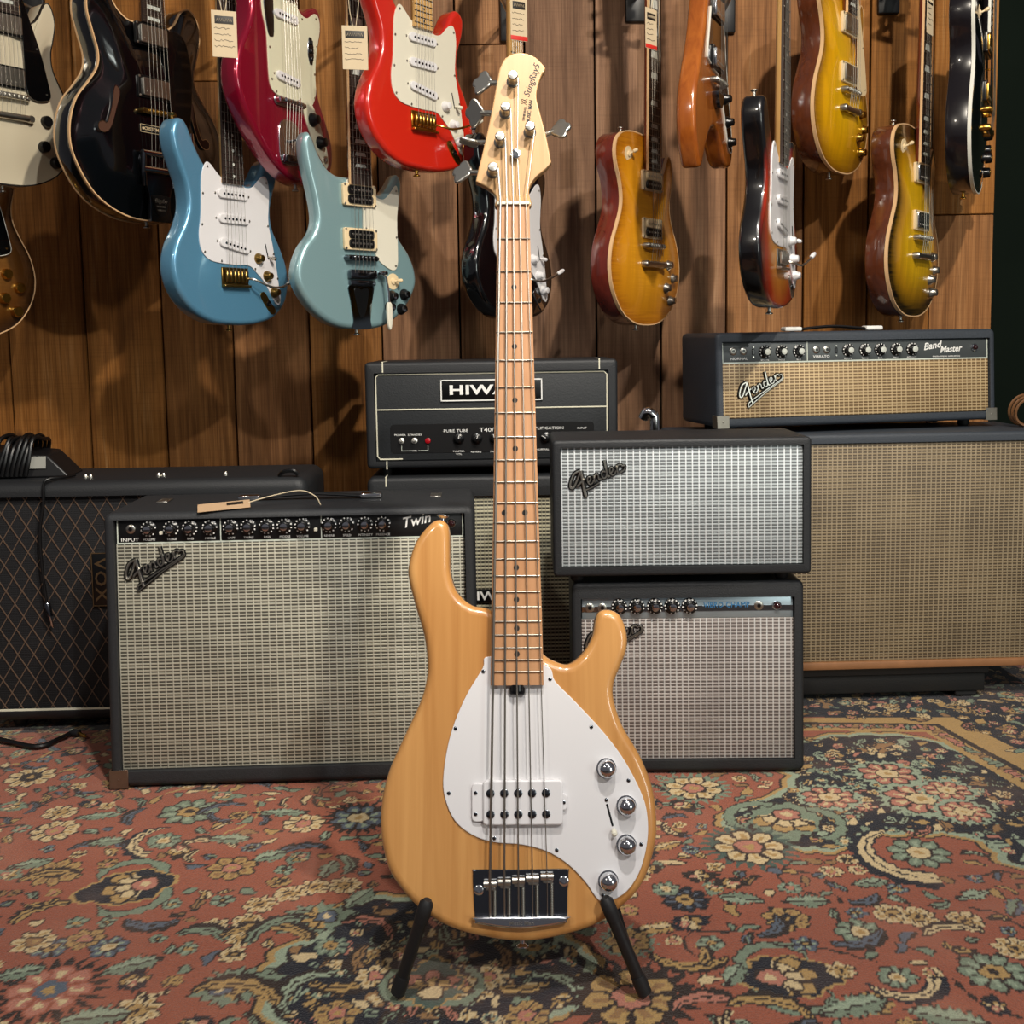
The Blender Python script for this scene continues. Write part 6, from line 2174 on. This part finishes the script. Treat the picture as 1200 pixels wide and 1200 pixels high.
price_tag('cream paper price tag hanging over the neck of the blue metallic guitar', 263, 40, 2.14, 20, 0.046, 0.085)
price_tag('cream handwritten price tag hanging over the neck of the pale blue guitar', 416, 56, 2.25, 12, 0.050, 0.084)
price_tag('cream price tag with red strip hanging on the neck behind the bass headstock', 608, 22, 2.35, 30, 0.040, 0.088, True)
price_tag('cream price tag with red strip hanging on the amber flame top guitar', 763, 34, 2.33, 48, 0.040, 0.080, True)
price_tag('grey price tag hanging on the neck of the tobacco sunburst guitar', 1090, 16, 2.40, 52, 0.040, 0.085)

# paper tag lying on the wide combo
tw = twin.location
tz = tw.z + 0.503
a = at_y(262, 583, 2.02)
tg = thing('paper_tag', 'brown paper tag with string lying on top of the wide combo', 'tag', (a.x, 2.02, tz + 0.0065), (rad(16), rad(-3), rad(14)))
MB().rbox((0, 0, 0), (0.094, 0.034, 0.0012), 0.0004, 1).build('card', 'kraft_paper', tg)
panel_box(0.03, 0.010, 0.0004, 0.02, 0, 0.0010, 0.0001).build('printed_logo', 'black_ink', tg)
MB().tube(spline([(0.044, 0, 0.002), (0.09, 0.012, 0.006), (0.14, 0.004, 0.014), (0.165, -0.02, 0.010), (0.172, -0.045, 0.003)], 6, False), 0.0012, 6).build('string_loop', 'tag_string', tg)

# pedal wrapped in cable on the diamond cloth cabinet
vz = 0.022 + VH
pp0 = at_y(42, 560, vy + 0.11)
pd = thing('effects_pedal', 'black wedge shaped pedal with grey tape wrapped in its own cable', 'pedal', (pp0.x, vy + 0.11, vz), (0, 0, rad(6)))
wd = MB()
wd.v = [(-.13, -.05, 0), (.085, -.05, 0), (.085, .06, 0), (-.13, .06, 0), (-.12, -.042, .060), (.040, -.042, .046), (.040, .05, .052), (-.12, .05, .068)]
wd.f = [(0, 3, 2, 1), (4, 5, 6, 7), (0, 1, 5, 4), (1, 2, 6, 5), (2, 3, 7, 6), (3, 0, 4, 7)]
bmw = bmesh.new()
mw = wd.mesh('pedal_body')
bmw.from_mesh(mw)
bmesh.ops.bevel(bmw, geom=list(bmw.edges), offset=0.004, segments=2, profile=0.5, affect='EDGES')
bmw.to_mesh(mw)
bmw.free()
link('pedal_body', mw, 'black_satin', pd)
MB().rbox((0.020, -0.0478, 0.032), (0.034, 0.002, 0.026), 0.0005, 1, Matrix.Rotation(rad(-8), 3, 'X')).build('tape_label', 'grey_tape', pd)
MB().rbox((-0.105, -0.0485, 0.045), (0.05, 0.002, 0.026), 0.0005, 1, Matrix.Rotation(rad(-8), 3, 'X')).build('tape_label', 'grey_tape', pd)
for k in range(9):
    x = -0.066 + 0.0095 * k
    r = random.Random(k)
    pts = [(x - .012, -.058, .006), (x - .004, -.060, .035), (x + .006 + r.uniform(-.006, .006), -.045, .074 + r.uniform(-.008, .008)), (x + .010, .0, .082 + r.uniform(-.006, .010)), (x + .006, .055, .070), (x - .006, .068, .030), (x - .014, .064, .006)]
    MB().tube(spline(pts, 5, False), 0.0044, 8).build('cable_wrap', 'cable_black', pd)
cb = thing('audio_cable', 'thin black cable with chrome plug hanging over the diamond cloth cabinet front', 'cable', (0, vy, vz))
O = cb.location
q = [at_y(88, 561, vy + 0.06), at_y(72, 561.5, vy + 0.02), at_y(57, 562, vy - 0.002), at_y(51, 568, vy - 0.008), at_y(51, 590, vy - 0.008), at_y(47, 625, vy - 0.008), at_y(50, 670, vy - 0.008), at_y(55, 706, vy - 0.008)]
q[0].z = q[1].z = q[2].z = vz + 0.005
MB().tube([Vector(p) - O for p in spline([tuple(p) for p in q], 6, False)], 0.0032, 8).build('lead', 'cable_black', cb)
e0, e1, e2 = q[-1] - O, at_y(59, 722, vy - 0.008) - O, at_y(62.5, 736, vy - 0.008) - O
MB().tube([e0, e0.lerp(e1, .15), e1], [0.004, 0.0065, 0.006], 12).build('plug_barrel', 'dark_chrome', cb)
MB().tube([e1, e1.lerp(e2, .8), e2], [0.0032, 0.0032, 0.0012], 10).build('plug_tip', 'chrome', cb)

# cable and plug on the rug in front of the diamond cloth cabinet
c2 = thing('audio_cable', 'black cable with gold plug lying on the rug beside the wide combo', 'cable', (0, 2.1, 0))
O = c2.location
pts = [on_floor(-30, 862), on_floor(10, 872), on_floor(45, 878), on_floor(72, 868), on_floor(84, 862)]
for p in pts:
    p.z = 0.006
MB().tube([Vector(p) - O for p in spline([tuple(p) for p in pts], 6, False)], 0.0050, 8).build('lead', 'cable_black', c2)
p0, p1, p2 = pts[-1] - O, on_floor(93, 863) - O, on_floor(101, 867) - O
p1.z = p2.z = 0.007
MB().tube([p0, p0.lerp(p1, .2), p1], [0.006, 0.008, 0.0075], 12).build('plug_barrel', 'black_rubber', c2)
MB().tube([p1, p1.lerp(p2, .85), p2], [0.0034, 0.0034, 0.0014], 10).build('plug_tip', 'gold', c2)

# chrome curved leg that rises behind the small speaker box, leaning on the wall side of the boxes
cl = at_y(762, 512, 2.30)
tb = thing('chrome_stand_leg', 'bent chrome tube rising behind the small silver grille speaker box', 'stand', (cl.x, 2.30, 0.0))
zt_ = at_y(760, 479, 2.30).z
MB().tube(spline([(0.010, 0.0, 0.010), (0.010, 0.0, zt_ * .5), (0.010, 0.0, zt_ - 0.045), (0.006, 0.0, zt_ - 0.016), (-0.006, 0.0, zt_ - 0.006), (-0.014, 0.006, zt_ - 0.020)], 6, False), 0.0105, 12).build('tube', 'chrome', tb)
MB().lathe([(0.07, 0), (0.07, 0.006), (0.03, 0.012), (0.014, 0.02)], (0.010, 0, 0), (0, 0, 1), 20).build('base', 'black_rubber', tb)

# coil of brown lead on the right end of the big cabinet
ck = at_y(1203, 503, CY0 + 0.10)
ck.z = ztp
co_ = thing('cable_coil', 'brown cable coil lying on the right end of the large tan cabinet', 'cable', ck)
for k in range(3):
    R_ = 0.030 + 0.002 * k
    MB().tube([(R_ * math.cos(t), 0.012 * k - 0.01 + 0.003 * math.sin(2 * t), R_ + 0.0035 + R_ * math.sin(t)) for t in [2 * PI * i / 28 for i in range(28)]], 0.0032, 6, closed=True).build('loop', 'cable_brown', co_)
